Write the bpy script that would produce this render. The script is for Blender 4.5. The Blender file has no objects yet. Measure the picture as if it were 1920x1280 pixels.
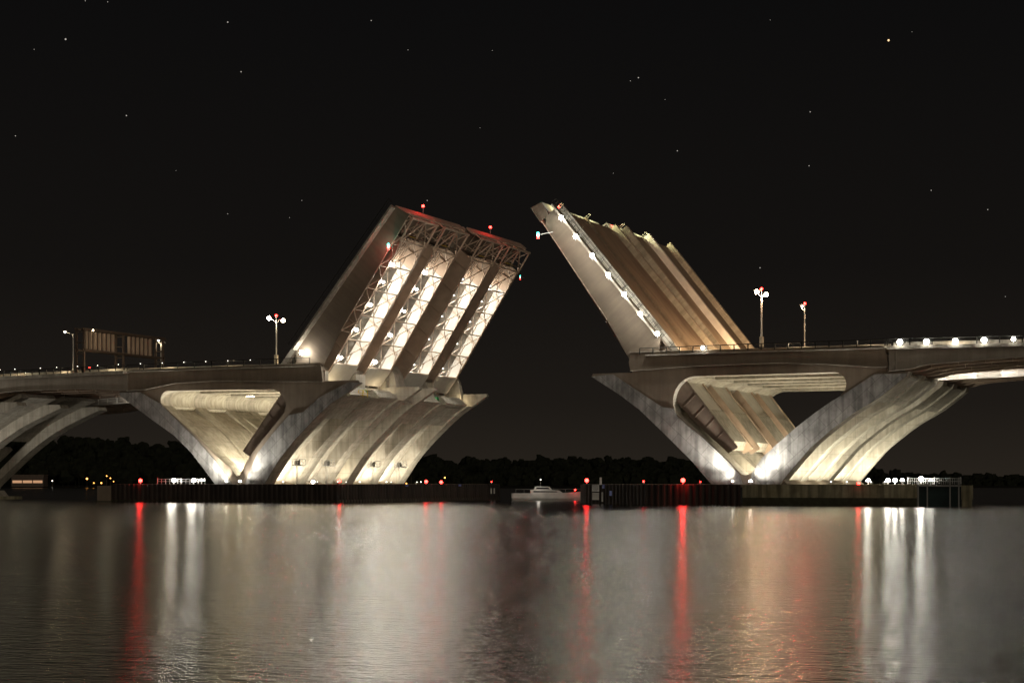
import bpy, bmesh, math, random
from mathutils import Vector, Matrix
from mathutils.geometry import tessellate_polygon
R = math.radians
random.seed(7)
S = bpy.context.scene
COL = S.collection

# ------------------------------------------------------------------ camera
TH = 0.4239
cam = bpy.data.cameras.new('camera'); co = bpy.data.objects.new('camera', cam); COL.objects.link(co)
co.location = (115.8, -243.8, 3.516); co.rotation_euler = (R(90), 0, TH)
cam.sensor_width = 36; cam.lens = 3292 / 1920 * 36
cam.shift_y = (904.4 - 640) / 1920
cam.clip_start = 1; cam.clip_end = 9000
S.camera = co
# ------------------------------------------------------------------ world (night sky) + city glow
W = bpy.data.worlds.new('World'); S.world = W; W.use_nodes = True
nt = W.node_tree; nt.nodes.clear()
o_ = nt.nodes.new('ShaderNodeOutputWorld'); bg = nt.nodes.new('ShaderNodeBackground')
tc = nt.nodes.new('ShaderNodeTexCoord'); sp = nt.nodes.new('ShaderNodeSeparateXYZ')
rp = nt.nodes.new('ShaderNodeValToRGB')
e = rp.color_ramp.elements
e[0].position = 0.0; e[0].color = (.026, .0205, .0150, 1)
e[1].position = 0.30; e[1].color = (.0042, .0042, .0045, 1)
k = e.new(0.045); k.color = (.0155, .0125, .0098, 1)
k = e.new(0.12); k.color = (.0085, .0073, .0064, 1)
nt.links.new(tc.outputs['Generated'], sp.inputs[0]); nt.links.new(sp.outputs['Z'], rp.inputs[0])
nt.links.new(rp.outputs[0], bg.inputs[0]); bg.inputs[1].default_value = 0.68
nt.links.new(bg.outputs[0], o_.inputs[0])
sl = bpy.data.lights.new('city_glow', 'SUN'); so = bpy.data.objects.new('city_glow', sl); COL.objects.link(so)
sl.energy = 0.46; sl.angle = R(40); sl.color = (1.0, .84, .66)
so.rotation_euler = (R(84), 0, R(42))
S.view_settings.view_transform = 'Standard'; S.view_settings.look = 'None'
S.view_settings.exposure = 0.2; S.view_settings.gamma = 1
S.cycles.max_bounces = 6; S.cycles.sample_clamp_indirect = 6
try: S.cycles.use_light_tree = True
except Exception: pass

# ------------------------------------------------------------------ materials
def mat(name, col, rough=.8, metal=0, col2=None, scale=.6, stretch=(1, 1, 1), bump=0, detail=6, contrast=(.35, .65), spec=.3):
    m = bpy.data.materials.new(name); m.use_nodes = True
    n = m.node_tree.nodes; l = m.node_tree.links; b = n['Principled BSDF']
    b.inputs['Roughness'].default_value = rough; b.inputs['Metallic'].default_value = metal
    b.inputs['Specular IOR Level'].default_value = spec
    if col2 is None: col2 = tuple(c * .8 for c in col)
    t = n.new('ShaderNodeTexCoord'); mp = n.new('ShaderNodeMapping'); mp.inputs['Scale'].default_value = stretch
    nz = n.new('ShaderNodeTexNoise'); nz.inputs['Scale'].default_value = scale; nz.inputs['Detail'].default_value = detail
    r = n.new('ShaderNodeValToRGB'); r.color_ramp.elements[0].position = contrast[0]; r.color_ramp.elements[1].position = contrast[1]
    r.color_ramp.elements[0].color = (*col2, 1); r.color_ramp.elements[1].color = (*col, 1)
    l.new(t.outputs['Object'], mp.inputs[0]); l.new(mp.outputs[0], nz.inputs[0]); l.new(nz.outputs[0], r.inputs[0])
    l.new(r.outputs[0], b.inputs['Base Color'])
    if bump:
        bp = n.new('ShaderNodeBump'); bp.inputs['Strength'].default_value = 1; bp.inputs['Distance'].default_value = bump
        l.new(nz.outputs[0], bp.inputs['Height']); l.new(bp.outputs[0], b.inputs['Normal'])
    return m
def emit(name, col, s):
    m = bpy.data.materials.new(name); m.use_nodes = True
    n = m.node_tree.nodes; b = n['Principled BSDF']
    b.inputs['Base Color'].default_value = (*[min(1, c) * .5 for c in col], 1)
    b.inputs['Emission Color'].default_value = (*col, 1); b.inputs['Emission Strength'].default_value = s
    m.cycles.emission_sampling = 'NONE'
    return m
def streaked(name, col, col2, dark, ang=0, block=0, mortar=.03):
    """concrete: broad mottling, streaks running down, faint form joints"""
    m = bpy.data.materials.new(name); m.use_nodes = True
    n = m.node_tree.nodes; l = m.node_tree.links; b = n['Principled BSDF']
    b.inputs['Roughness'].default_value = .85; b.inputs['Specular IOR Level'].default_value = .2
    t = n.new('ShaderNodeTexCoord')
    nz = n.new('ShaderNodeTexNoise'); nz.inputs['Scale'].default_value = .35; nz.inputs['Detail'].default_value = 9; nz.inputs['Roughness'].default_value = .65
    l.new(t.outputs['Object'], nz.inputs[0])
    mp = n.new('ShaderNodeMapping'); mp.inputs['Rotation'].default_value = (0, ang, 0); mp.inputs['Scale'].default_value = (1.6, 1.6, .12)
    nz2 = n.new('ShaderNodeTexNoise'); nz2.inputs['Scale'].default_value = 1.0; nz2.inputs['Detail'].default_value = 5
    l.new(t.outputs['Object'], mp.inputs[0]); l.new(mp.outputs[0], nz2.inputs[0])
    r = n.new('ShaderNodeValToRGB'); r.color_ramp.elements[0].position = .36; r.color_ramp.elements[1].position = .66
    r.color_ramp.elements[0].color = (*col2, 1); r.color_ramp.elements[1].color = (*col, 1)
    l.new(nz.outputs[0], r.inputs[0])
    r2 = n.new('ShaderNodeValToRGB'); r2.color_ramp.elements[0].position = .38; r2.color_ramp.elements[1].position = .6
    r2.color_ramp.elements[0].color = (dark, dark, dark, 1); r2.color_ramp.elements[1].color = (1, 1, 1, 1)
    l.new(nz2.outputs[0], r2.inputs[0])
    mx = n.new('ShaderNodeMixRGB'); mx.blend_type = 'MULTIPLY'; mx.inputs[0].default_value = 1
    l.new(r.outputs[0], mx.inputs[1]); l.new(r2.outputs[0], mx.inputs[2]); out = mx.outputs[0]
    if block == 'form':
        br = n.new('ShaderNodeTexBrick'); br.inputs['Scale'].default_value = 1; br.inputs['Brick Width'].default_value = 7.3
        br.inputs['Row Height'].default_value = 2.6; br.inputs['Mortar Size'].default_value = .035; br.inputs['Mortar Smooth'].default_value = .5; br.offset = 0
        br.inputs['Color1'].default_value = (1, 1, 1, 1); br.inputs['Color2'].default_value = (.90, .90, .90, 1); br.inputs['Mortar'].default_value = (.62, .62, .62, 1)
        sx = n.new('ShaderNodeSeparateXYZ'); ad = n.new('ShaderNodeMath'); ad.operation = 'ADD'; cx = n.new('ShaderNodeCombineXYZ')
        l.new(t.outputs['Object'], sx.inputs[0]); l.new(sx.outputs[0], ad.inputs[0]); l.new(sx.outputs[1], ad.inputs[1]); l.new(ad.outputs[0], cx.inputs[0]); l.new(sx.outputs[2], cx.inputs[1])
        l.new(cx.outputs[0], br.inputs[0])
        m2 = n.new('ShaderNodeMixRGB'); m2.blend_type = 'MULTIPLY'; m2.inputs[0].default_value = 1
        l.new(out, m2.inputs[1]); l.new(br.outputs[0], m2.inputs[2]); out = m2.outputs[0]
    elif block:
        mp2 = n.new('ShaderNodeMapping'); mp2.inputs['Rotation'].default_value = (R(90), 0, 0)
        # object X,Z -> brick X,Y, turned along the arm
        sx = n.new('ShaderNodeSeparateXYZ'); cx = n.new('ShaderNodeCombineXYZ')
        l.new(t.outputs['Object'], sx.inputs[0]); l.new(sx.outputs[0], cx.inputs[0]); l.new(sx.outputs[2], cx.inputs[1])
        vr = n.new('ShaderNodeVectorRotate'); vr.rotation_type = 'Z_AXIS'; vr.inputs['Angle'].default_value = block
        l.new(cx.outputs[0], vr.inputs[0])
        br = n.new('ShaderNodeTexBrick'); br.inputs['Scale'].default_value = 1; br.inputs['Brick Width'].default_value = 3.1
        br.inputs['Row Height'].default_value = 1.75; br.inputs['Mortar Size'].default_value = mortar; br.inputs['Mortar Smooth'].default_value = .3
        br.inputs['Color1'].default_value = (1, 1, 1, 1); br.inputs['Color2'].default_value = (.84, .84, .86, 1); br.inputs['Mortar'].default_value = (.45, .45, .45, 1)
        l.new(vr.outputs[0], br.inputs[0])
        m2 = n.new('ShaderNodeMixRGB'); m2.blend_type = 'MULTIPLY'; m2.inputs[0].default_value = 1
        l.new(out, m2.inputs[1]); l.new(br.outputs[0], m2.inputs[2]); out = m2.outputs[0]
        bp = n.new('ShaderNodeBump'); bp.inputs['Distance'].default_value = .05; bp.inputs['Strength'].default_value = .8
        l.new(nz.outputs[0], bp.inputs['Height']); l.new(bp.outputs[0], b.inputs['Normal'])
    l.new(out, b.inputs['Base Color'])
    return m
M = {}
M['concrete'] = streaked('smooth_concrete', (.47, .44, .37), (.33, .305, .25), .76, 0, 'form')
M['concrete_in'] = streaked('inner_concrete', (.52, .49, .41), (.36, .33, .27), .74)
M['girderc'] = streaked('painted_girder', (.23, .19, .145), (.19, .156, .118), .88)
M['clad_l'] = streaked('stone_cladding', (.45, .445, .42), (.23, .23, .215), .60, R(-42), R(42))
M['clad_r'] = streaked('stone_cladding_mirrored', (.45, .445, .42), (.23, .23, .215), .60, R(42), R(-42))
M['steel'] = mat('tan_steel', (.54, .42, .32), .55, 0, (.43, .33, .25), .5)
M['tan'] = mat('lightened_tan_steel', (.62, .50, .39), .5, 0, (.52, .41, .31), .5)  # tan steel made paler to stand in for light on the leaf tips
M['span'] = streaked('grey_span_girder', (.34, .31, .26), (.28, .25, .21), .85)
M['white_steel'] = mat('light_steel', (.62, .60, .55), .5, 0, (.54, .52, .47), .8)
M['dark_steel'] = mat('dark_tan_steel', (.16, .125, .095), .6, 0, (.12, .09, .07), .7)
M['rail'] = mat('rail_steel', (.05, .05, .045), .5, .6)
M['galv'] = mat('galvanised', (.42, .42, .40), .45, .5)
M['galv_wall'] = mat('weathered_galvanised_wall', (.38, .36, .31), .6, .0, (.26, .245, .21), 1.2, (1, 1, .4))
M['asphalt'] = mat('asphalt', (.24, .20, .15), .75, 0, (.17, .14, .105), .8, (.25, 1, 1))
M['sheet'] = mat('rusty_sheet_pile', (.045, .034, .028), .75, .1, (.02, .016, .013), .6, (1, 1, .2))
M['cap'] = streaked('weathered_concrete', (.34, .32, .22), (.20, .18, .11), .5)
M['wet'] = mat('waterline_growth', (.05, .05, .03), .6, 0, (.03, .03, .015), 1.5)
M['glassdark'] = mat('dark_glass', (.03, .05, .05), .25, 0, (.02, .03, .03), .4, spec=.6)
M['yellow'] = mat('yellow_paint', (.7, .5, .02), .5)
M['green'] = mat('green_paint', (.03, .22, .08), .5)
M['red'] = mat('red_paint', (.35, .03, .02), .5)
M['orange'] = mat('orange_paint', (.5, .12, .03), .5)
M['black'] = mat('black_rubber', (.02, .02, .02), .6)
M['whitep'] = mat('white_paint', (.75, .75, .72), .4)
M['bluep'] = mat('blue_paint', (.16, .2, .5), .5)
M['tree'] = mat('foliage', (.018, .022, .010), .9, 0, (.010, .012, .006), .3)
M['earth'] = mat('shore_earth', (.022, .020, .013), .95, 0, (.012, .011, .008), .05)
M['brown'] = mat('brown_sign_back', (.12, .09, .07), .6)
M['e_white'] = emit('lamp_white', (1, .95, .86), 60)
M['e_warm'] = emit('lamp_warm', (1, .80, .52), 45)
M['e_red'] = emit('lamp_red', (1, .02, .015), 26)
M['e_green'] = emit('lamp_green', (.05, 1, .75), 12)
M['e_small'] = emit('lamp_small', (1, .95, .85), 6)
M['e_orange'] = emit('lamp_orange', (1, .42, .08), 7)
M['e_star'] = emit('star_light', (1, .93, .85), .40)
M['e_star2'] = emit('star_orange', (1, .66, .35), 1.4)
M['e_win'] = emit('lit_window', (1, .55, .30), .4)

# ------------------------------------------------------------------ mesh helpers
class MB:
    def __init__(s): s.v = []; s.f = []
    def add(s, vs, fs):
        o = len(s.v); s.v += [tuple(v) for v in vs]; s.f += [tuple(i + o for i in f) for f in fs]; return s
    def box(s, a, b):
        x0, y0, z0 = a; x1, y1, z1 = b
        return s.add([(x0, y0, z0), (x1, y0, z0), (x1, y1, z0), (x0, y1, z0), (x0, y0, z1), (x1, y0, z1), (x1, y1, z1), (x0, y1, z1)],
                     [(0, 3, 2, 1), (4, 5, 6, 7), (0, 1, 5, 4), (1, 2, 6, 5), (2, 3, 7, 6), (3, 0, 4, 7)])
    def bar(s, p, q, w=.2, h=None):
        h = h or w; p = Vector(p); q = Vector(q); d = (q - p).normalized()
        u = d.cross(Vector((0, 1, 0)))
        if u.length < .1: u = d.cross(Vector((0, 0, 1)))
        u.normalize(); v = d.cross(u).normalized(); u = u * w / 2; v = v * h / 2
        vs = [p - u - v, p + u - v, p + u + v, p - u + v, q - u - v, q + u - v, q + u + v, q - u + v]
        return s.add(vs, [(0, 3, 2, 1), (4, 5, 6, 7), (0, 1, 5, 4), (1, 2, 6, 5), (2, 3, 7, 6), (3, 0, 4, 7)])
    def tube(s, p, q, r, r2=None, n=10):
        r2 = r if r2 is None else r2
        p = Vector(p); q = Vector(q); d = (q - p).normalized()
        u = d.orthogonal().normalized(); v = d.cross(u); vs = []
        for c, rr in ((p, r), (q, r2)):
            for i in range(n): a = 2 * math.pi * i / n; vs.append(c + u * math.cos(a) * rr + v * math.sin(a) * rr)
        return s.add(vs, [(i, (i + 1) % n, n + (i + 1) % n, n + i) for i in range(n)] + [tuple(range(n))[::-1], tuple(range(n, 2 * n))])
    def ball(s, c, r, n=10, m=6, sz=1, jit=0):
        vs = [(c[0], c[1], c[2] - r * sz)]
        for j in range(1, m):
            t = math.pi * j / m - math.pi / 2
            for i in range(n):
                a = 2 * math.pi * i / n; k = 1 + random.uniform(-jit, jit)
                vs.append((c[0] + r * k * math.cos(t) * math.cos(a), c[1] + r * k * math.cos(t) * math.sin(a), c[2] + r * k * sz * math.sin(t)))
        vs.append((c[0], c[1], c[2] + r * sz)); fs = []
        for i in range(n):
            i2 = (i + 1) % n; fs.append((0, 1 + i2, 1 + i))
            for j in range(m - 2): fs.append((1 + j * n + i, 1 + j * n + i2, 1 + (j + 1) * n + i2, 1 + (j + 1) * n + i))
            fs.append((1 + (m - 2) * n + i, 1 + (m - 2) * n + i2, len(vs) - 1))
        return s.add(vs, fs)
    def prism(s, outer, y0, y1, holes=()):
        """polygon in x,z pushed from y0 to y1"""
        loops = [list(outer)] + [list(h) for h in holes]
        tris = tessellate_polygon([[Vector((x, z, 0)) for x, z in lp] for lp in loops])
        flat = [p for lp in loops for p in lp]; n = len(flat)
        vs = [(x, y0, z) for x, z in flat] + [(x, y1, z) for x, z in flat]
        fs = [tuple(t) for t in tris] + [tuple(i + n for i in t)[::-1] for t in tris]; o = 0
        for lp in loops:
            k = len(lp)
            fs += [(o + i, o + (i + 1) % k, o + (i + 1) % k + n, o + i + n) for i in range(k)]; o += k
        return s.add(vs, fs)
    def plan(s, poly, z0, z1):
        """polygon in x,y raised from z0 to z1"""
        tris = tessellate_polygon([[Vector((x, y, 0)) for x, y in poly]]); n = len(poly)
        vs = [(x, y, z0) for x, y in poly] + [(x, y, z1) for x, y in poly]
        fs = [tuple(t) for t in tris] + [tuple(i + n for i in t)[::-1] for t in tris] + [(i, (i + 1) % n, (i + 1) % n + n, i + n) for i in range(n)]
        return s.add(vs, fs)
    def build(s, name, m, parent=None, smooth=False, **kw):
        me = bpy.data.meshes.new(name); me.from_pydata(s.v, [], s.f)
        bm = bmesh.new(); bm.from_mesh(me); bmesh.ops.recalc_face_normals(bm, faces=bm.faces); bm.to_mesh(me); bm.free()
        me.materials.append(m if not isinstance(m, str) else M[m])
        if smooth:
            for p in me.polygons: p.use_smooth = True
        o = bpy.data.objects.new(name, me); COL.objects.link(o); o.parent = parent
        for k, v in kw.items(): o[k] = v
        return o
def thing(name, label, cat, loc=(0, 0, 0), rot=(0, 0, 0), group=None):
    o = bpy.data.objects.new(name, None); COL.objects.link(o); o.location = loc; o.rotation_euler = rot
    o.empty_display_size = .5; o['label'] = label; o['category'] = cat
    if group: o['group'] = group
    return o
def arc(cx, cz, r, a0, a1, n=8, rz=None):
    rz = rz or r
    return [(cx + r * math.cos(R(a0 + (a1 - a0) * i / n)), cz + rz * math.sin(R(a0 + (a1 - a0) * i / n))) for i in range(n + 1)]
def smooth_line(pts, n=4):
    """Catmull-Rom through the points"""
    out = []
    for i in range(len(pts) - 1):
        p0 = pts[max(i - 1, 0)]; p1 = pts[i]; p2 = pts[i + 1]; p3 = pts[min(i + 2, len(pts) - 1)]
        for k in range(n):
            t = k / n
            out.append(tuple(.5 * (2 * b + (c - a) * t + (2 * a - 5 * b + 4 * c - d) * t * t + (3 * b - a - 3 * c + d) * t ** 3) for a, b, c, d in zip(p0, p1, p2, p3)))
    out.append(tuple(pts[-1])); return out
def lamp_light(kind, parent, loc, energy, color, radius=.25, target=None, spot=None, blend=.5):
    l = bpy.data.lights.new('light', kind); l.energy = energy; l.color = color; l.shadow_soft_size = radius
    o = bpy.data.objects.new('light', l); COL.objects.link(o); o.parent = parent; o.location = loc
    if kind == 'SPOT': l.spot_size = R(spot); l.spot_blend = blend
    if target is not None:
        o.rotation_euler = (Vector(target) - Vector(loc)).to_track_quat('-Z', 'Y').to_euler()
    return o
WHITE = (1, .93, .82); WARM = (1, .78, .50); RED = (1, .03, .03)
WL = .35      # water level

# ------------------------------------------------------------------ setting: water, far shore, woods
def river():
    mb = MB(); mb.add([(-6000, -900, WL), (6000, -900, WL), (6000, 6000, WL), (-6000, 6000, WL)], [(0, 1, 2, 3)])
    m = bpy.data.materials.new('river_water'); m.use_nodes = True
    n = m.node_tree.nodes; l = m.node_tree.links; b = n['Principled BSDF']
    b.inputs['Base Color'].default_value = (.016, .016, .013, 1); b.inputs['IOR'].default_value = 1.33
    b.inputs['Roughness'].default_value = .18
    t = n.new('ShaderNodeTexCoord')
    mp = n.new('ShaderNodeMapping'); mp.inputs['Rotation'].default_value = (0, 0, -TH); mp.inputs['Scale'].default_value = (.5, 1, 1)
    l.new(t.outputs['Object'], mp.inputs[0])
    hs = []
    for sc, d in ((5.0, 3), (1.3, 4)):
        z = n.new('ShaderNodeTexNoise'); z.inputs['Scale'].default_value = sc; z.inputs['Detail'].default_value = d; z.inputs['Roughness'].default_value = .55
        l.new(mp.outputs[0], z.inputs[0]); hs.append(z)
    b1 = n.new('ShaderNodeBump'); b1.inputs['Distance'].default_value = .07; b1.inputs['Strength'].default_value = 1
    b2 = n.new('ShaderNodeBump'); b2.inputs['Distance'].default_value = .06; b2.inputs['Strength'].default_value = 1
    l.new(hs[0].outputs[0], b1.inputs['Height']); l.new(hs[1].outputs[0], b2.inputs['Height']); l.new(b1.outputs[0], b2.inputs['Normal'])
    gl = n.new('ShaderNodeBsdfGlossy'); gl.distribution = 'BECKMANN'; gl.inputs['Roughness'].default_value = .20; gl.inputs['Color'].default_value = (.74, .74, .71, 1)
    df = n.new('ShaderNodeBsdfDiffuse'); df.inputs['Color'].default_value = (.016, .016, .012, 1)
    fr = n.new('ShaderNodeFresnel'); fr.inputs['IOR'].default_value = 1.33; mx = n.new('ShaderNodeMixShader')
    l.new(b2.outputs[0], gl.inputs['Normal']); l.new(b2.outputs[0], fr.inputs['Normal'])
    l.new(fr.outputs[0], mx.inputs[0]); l.new(df.outputs[0], mx.inputs[1]); l.new(gl.outputs[0], mx.inputs[2])
    n.remove(b); l.new(mx.outputs[0], n['Material Output'].inputs['Surface'])
    mb.build('river', m, kind='structure')
river()
def shore_pt(u, zd):
    """ground point seen in direction u (tan) at camera depth zd"""
    c, s = math.cos(TH), math.sin(TH); x = u * zd
    return 115.8 + x * c - zd * s, -243.8 + x * s + zd * c
def hill(t):
    """crown-line height of the far woods by direction t in picture widths, 0 left .. 1 right"""
    P = [(-.3, 34), (0, 33), (.07, 31), (.12, 29), (.17, 27), (.3, 20), (.41, 19), (.46, 17.5), (.6, 18.5), (.66, 17), (.8, 13), (.9, 8.5), (1.0, 6.5), (1.3, 6)]
    for (a, h0), (b, h1) in zip(P, P[1:]):
        if a <= t <= b: return h0 + (h1 - h0) * (t - a) / (b - a)
    return 6
def shore():
    mb = MB(); n = 60; vs = []; prof = [(1090, -1), (1100, .9), (1180, .18), (1500, .42), (2200, .5), (5200, .5)]
    for i in range(n + 1):
        t = -.3 + 1.6 * i / n; u = (t - .5) * 1920 / 3292; h = hill(t)
        for j, (zd, k) in enumerate(prof):
            x, y = shore_pt(u, zd); z = (-1, 1.2, 2.2, 2.2 + h * .25, h * .4, h * .4)[j]; vs.append((x, y, z))
    fs = [(i * 6 + j, (i + 1) * 6 + j, (i + 1) * 6 + j + 1, i * 6 + j + 1) for i in range(n) for j in range(5)]
    mb.add(vs, fs); mb.build('far_shore', 'earth', kind='structure')
    w = MB()
    for k in range(3000):
        t = random.uniform(-.15, 1.15); u = (t - .5) * 1920 / 3292; zd = 1125 + random.random() ** 1.4 * 330
        h = hill(t) * 1.13; x, y = shore_pt(u, zd); top = h * (.40 + .6 * min(1, (zd - 1125) / 170)) * random.uniform(.72, 1.07) + random.choice((0, 0, 0, 0, 2.6, 1.2))
        r = random.uniform(2.6, 6.0) * (.55 + .45 * min(1, h / 18)); c = (x, y, max(1.5, top - r * .9))
        w.ball(c, r, 7, 5, random.uniform(.8, 1.2), .30)
        for q in range(3):
            a = random.uniform(0, 6.28); w.ball((x + r * .8 * math.cos(a), y + r * .8 * math.sin(a), c[2] + r * random.uniform(-.1, .75)), r * random.uniform(.25, .45), 6, 4, 1, .35)
        w.tube((x, y, .5), (x, y, c[2]), .4, .25, 5)
    w.build('far_woodland', 'tree', kind='stuff')
shore()

# ------------------------------------------------------------------ bascule piers
RIBS = [(0, 2.8), (9.4, 12.6), (18.9, 21.6), (26.2, 28.9), (34.9, 37.9), (46.0, 48.4)]
def make_pier(side):
    L = side == 'left'
    if L:
        outA = [(-46.6, 3.2), (-47.76, 3.4), (-49.96, 5.76), (-52.49, 8.51), (-55.9, 11.38), (-59.98, 13.84), (-62.47, 15.4), (-66.96, 18.28)]   # anchor arm, outer
        inA = [(-43.61, 4.6), (-45.3, 6.3), (-47.75, 8.0), (-51.5, 11.25), (-55.0, 13.9), (-58.69, 16.68)]
        outC = [(-38.35, 3.2), (-35.35, 7.35), (-32.74, 10.18), (-28.86, 13.73), (-25.81, 16.16), (-23.7, 17.45)]                                 # channel arm, outer
        horn = [(-20.65, 19.36), (-20.9, 19.75)]
        # window, from the bottom up the anchor side, across, down the channel side
        win = inA + arc(-57.2, 17.35, 1.5, 215, 90, 7) + arc(-37.2, 15.7, 2.95, 90, 5, 8) + [(-34.5, 14.9), (-37.3, 11.9), (-40.2, 8.9), (-41.8, 6.9), (-43.0, 4.75)]
        topA = [(-67.1, 19.0), (-64.75, 19.0), (-64.75, 21.4)]; topC = (-27.0, 21.4); topC2 = (-27.0, 19.75)
        cladA = [(-47.76, 3.25), (-49.96, 5.76), (-52.49, 8.51), (-55.9, 11.38), (-59.98, 13.84), (-62.47, 15.4), (-66.96, 18.28), (-66.9, 18.75), (-62.8, 18.73), (-58.69, 16.68), (-55.0, 13.6), (-51.44, 10.71), (-47.55, 6.98), (-45.16, 4.08), (-44.6, 3.25)]
        cladC = [(-42.0, 3.25), (-41.2, 5.0), (-39.61, 8.24), (-36.9, 11.2), (-33.6, 14.4), (-30.94, 14.85), (-27.97, 17.14), (-22.6, 19.45), (-20.72, 19.3), (-22.69, 17.9), (-25.81, 16.16), (-28.86, 13.73), (-32.74, 10.18), (-35.35, 7.35), (-38.29, 3.25)]
        sC = 1; mA, mC = 'clad_l', 'clad_r'
    else:
        outA = [(47.65, 3.2), (47.9, 3.5), (52.14, 8.38), (55.1, 10.9), (58.23, 13.18), (61.97, 15.35), (65.67, 18.2)]
        inA = [(42.8, 4.54), (43.72, 5.08), (45.14, 7.06), (47.49, 9.17), (50.21, 11.42), (52.91, 13.42), (55.2, 14.96), (56.4, 15.6)]
        outC = [(37.58, 3.2), (34.74, 6.5), (30.97, 10.11), (26.5, 14.25), (23.14, 16.68), (22.2, 17.3)]
        horn = [(18.88, 19.31), (19.1, 19.75)]
        win = inA + arc(55.55, 17.3, 1.72, -50, 90, 8) + arc(35.2, 15.45, 3.55, 95, 190, 8) + [(32.13, 13.6), (33.68, 12.18), (36.36, 10.05), (38.38, 8.25), (40.39, 6.39), (42.06, 4.7)]
        topA = [(65.9, 18.9), (63.0, 18.95), (63.0, 21.4)]; topC = (25.3, 21.4); topC2 = (25.3, 19.75)
        cladA = [(43.2, 3.25), (43.72, 5.08), (45.14, 7.06), (47.49, 9.17), (50.21, 11.42), (52.91, 13.42), (55.2, 14.96), (56.95, 15.9), (61.23, 18.6), (65.7, 18.6), (65.6, 18.2), (61.97, 15.35), (58.23, 13.18), (55.1, 10.9), (52.14, 8.38), (47.65, 3.25)]
        cladC = [(37.58, 3.25), (34.74, 6.5), (30.97, 10.11), (26.5, 14.25), (23.14, 16.68), (18.88, 19.31), (22.3, 19.54), (26.5, 16.84), (30.07, 14.55), (31.85, 14.35), (32.3, 13.2), (33.68, 12.05), (36.36, 9.9), (38.38, 8.1), (40.39, 6.2), (41.9, 4.5), (42.2, 3.25)]
        sC = -1; mA, mC = 'clad_r', 'clad_l'
    rt = thing('bascule_pier', ('left V-shaped concrete pier carrying the raised leaves with glowing trusses' if L else
                                'right V-shaped concrete pier carrying the raised leaves whose road surface shows'), 'bridge pier', ((-43, 0, 0) if L else (43, 0, 0)))
    O = -rt.location
    def bld(mb, name, m, par=rt, **kw):
        ob = mb.build(name, m, par, **kw)
        if par is rt: ob.location = O
        return ob
    outA_s = smooth_line(outA, 3); outC_s = smooth_line(outC, 3)
    for i, (y0, y1) in enumerate(RIBS):
        outer = outA_s + topA + [topC, topC2]
        if i in (0, 2, 3, 5): outer += [horn[1], horn[0]] + outC_s[::-1]
        else: outer = outA_s + topA + [topC, (outC[-1][0] - sC * 3, 21.4), (outC[-1][0] - sC * 3, 17.2)] + outC_s[::-1]
        if i in (0, 2, 3, 5):
            # above the machinery floor the outer ribs thin to a parapet
            low = outA_s + topA + [topC, topC2, (outC[-1][0] - sC * 1.5, 19.75), (outC[-1][0], 17.4)] + outC_s[::-1]
            mb = MB().prism(outer, y0 if i in (0, 3) else y1 - 1.0, y0 + 1.0 if i in (0, 3) else y1, [win])
            a = (y0 + 1.0, y1) if i in (0, 3) else (y0, y1 - 1.0)
            lowo = outA_s + topA + [(outC[-1][0] - sC * 8.5, 21.4), (outC[-1][0] - sC * 8.5, 17.45)] + outC_s[::-1]
            mb.prism(lowo, a[0], a[1], [win])
        else: mb = MB().prism(outer, y0, y1, [win])
        bld(mb, 'rib', 'concrete')
    near = outA_s + topA + [topC, topC2, horn[1], horn[0]] + outC_s[::-1]
    bld(MB().prism(near, -.15, -.003, [win]), 'face_panel', 'girderc')
    bld(MB().prism(cladA, -.30, -.152), 'stone_facing', mA)
    bld(MB().prism(cladC, -.30, -.152), 'stone_facing', mC)
    def inner(line, d0, d1, sg):
        a = [(x + sg * d0 * .70, z - d0 * .70) for x, z in line]; b = [(x + sg * d1 * .70, z - d1 * .70) for x, z in line]
        return a + b[::-1]
    if L: innA, sgA = [q for q in inA if q[1] < 15.4], -1; c1 = (-57.2, 17.35, 1.5, 225, 92); c2 = (-37.2, 15.7, 2.95, 88, 20)
    else: innA, sgA = [(32.6, 13.0), (33.68, 12.18), (36.36, 10.05), (38.38, 8.25), (40.39, 6.39), (42.06, 4.7)], -1; c1 = (55.55, 17.3, 1.72, -48, 88); c2 = (35.2, 15.45, 3.55, 92, 195)
    for (a, b) in zip(RIBS, RIBS[1:]):
        bld(MB().prism(inner(innA, 1.25, 1.9, sgA), a[1], b[0]), 'inner_wall', 'concrete_in')
        for c in (c1, c2):
            bld(MB().prism(arc(*c[:3], *c[3:], n=10) + arc(c[0], c[1], c[2] + 2.2, c[4], c[3], 10), a[1], b[0]), 'corner_wall', 'concrete_in')
    # infill between the ribs: channel arm (soffit side), recessed low, nearly flush high
    def band(line, d0, d1, zlo, zhi, sgn):
        pts = [p for p in smooth_line(line, 4) if zlo - .3 <= p[1] <= zhi + .3]
        if zlo < 4: pts = [(pts[0][0] - sgn * .9, 1.6)] + pts if pts[0][1] < pts[-1][1] else pts + [(pts[-1][0] - sgn * .9, 1.6)]
        a = [(x - sgn * d0 * .75, z + d0 * .66) for x, z in pts]; b = [(x - sgn * d1 * .75, z + d1 * .66) for x, z in pts]
        return a + b[::-1]
    for (a, b) in ((RIBS[0][1], RIBS[1][0]), (RIBS[1][1], RIBS[2][0]), (RIBS[2][1], RIBS[3][0]), (RIBS[3][1], RIBS[4][0]), (RIBS[4][1], RIBS[5][0])):
        mid = a == RIBS[2][1]
        w = MB()
        if not mid:
            w.prism(band(outC, 2.1, 2.7, 3.2, 14.2, sC), a, b)
            w.prism(band(outC, .35, 2.35, 13.4, 17.4, sC), a, b)
            # sunken panel seam on the upper soffit
        else: w.prism(band(outC, 2.6, 3.2, 3.2, 17.2, sC), a, b)
        bld(w, 'infill_wall', 'concrete')
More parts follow.
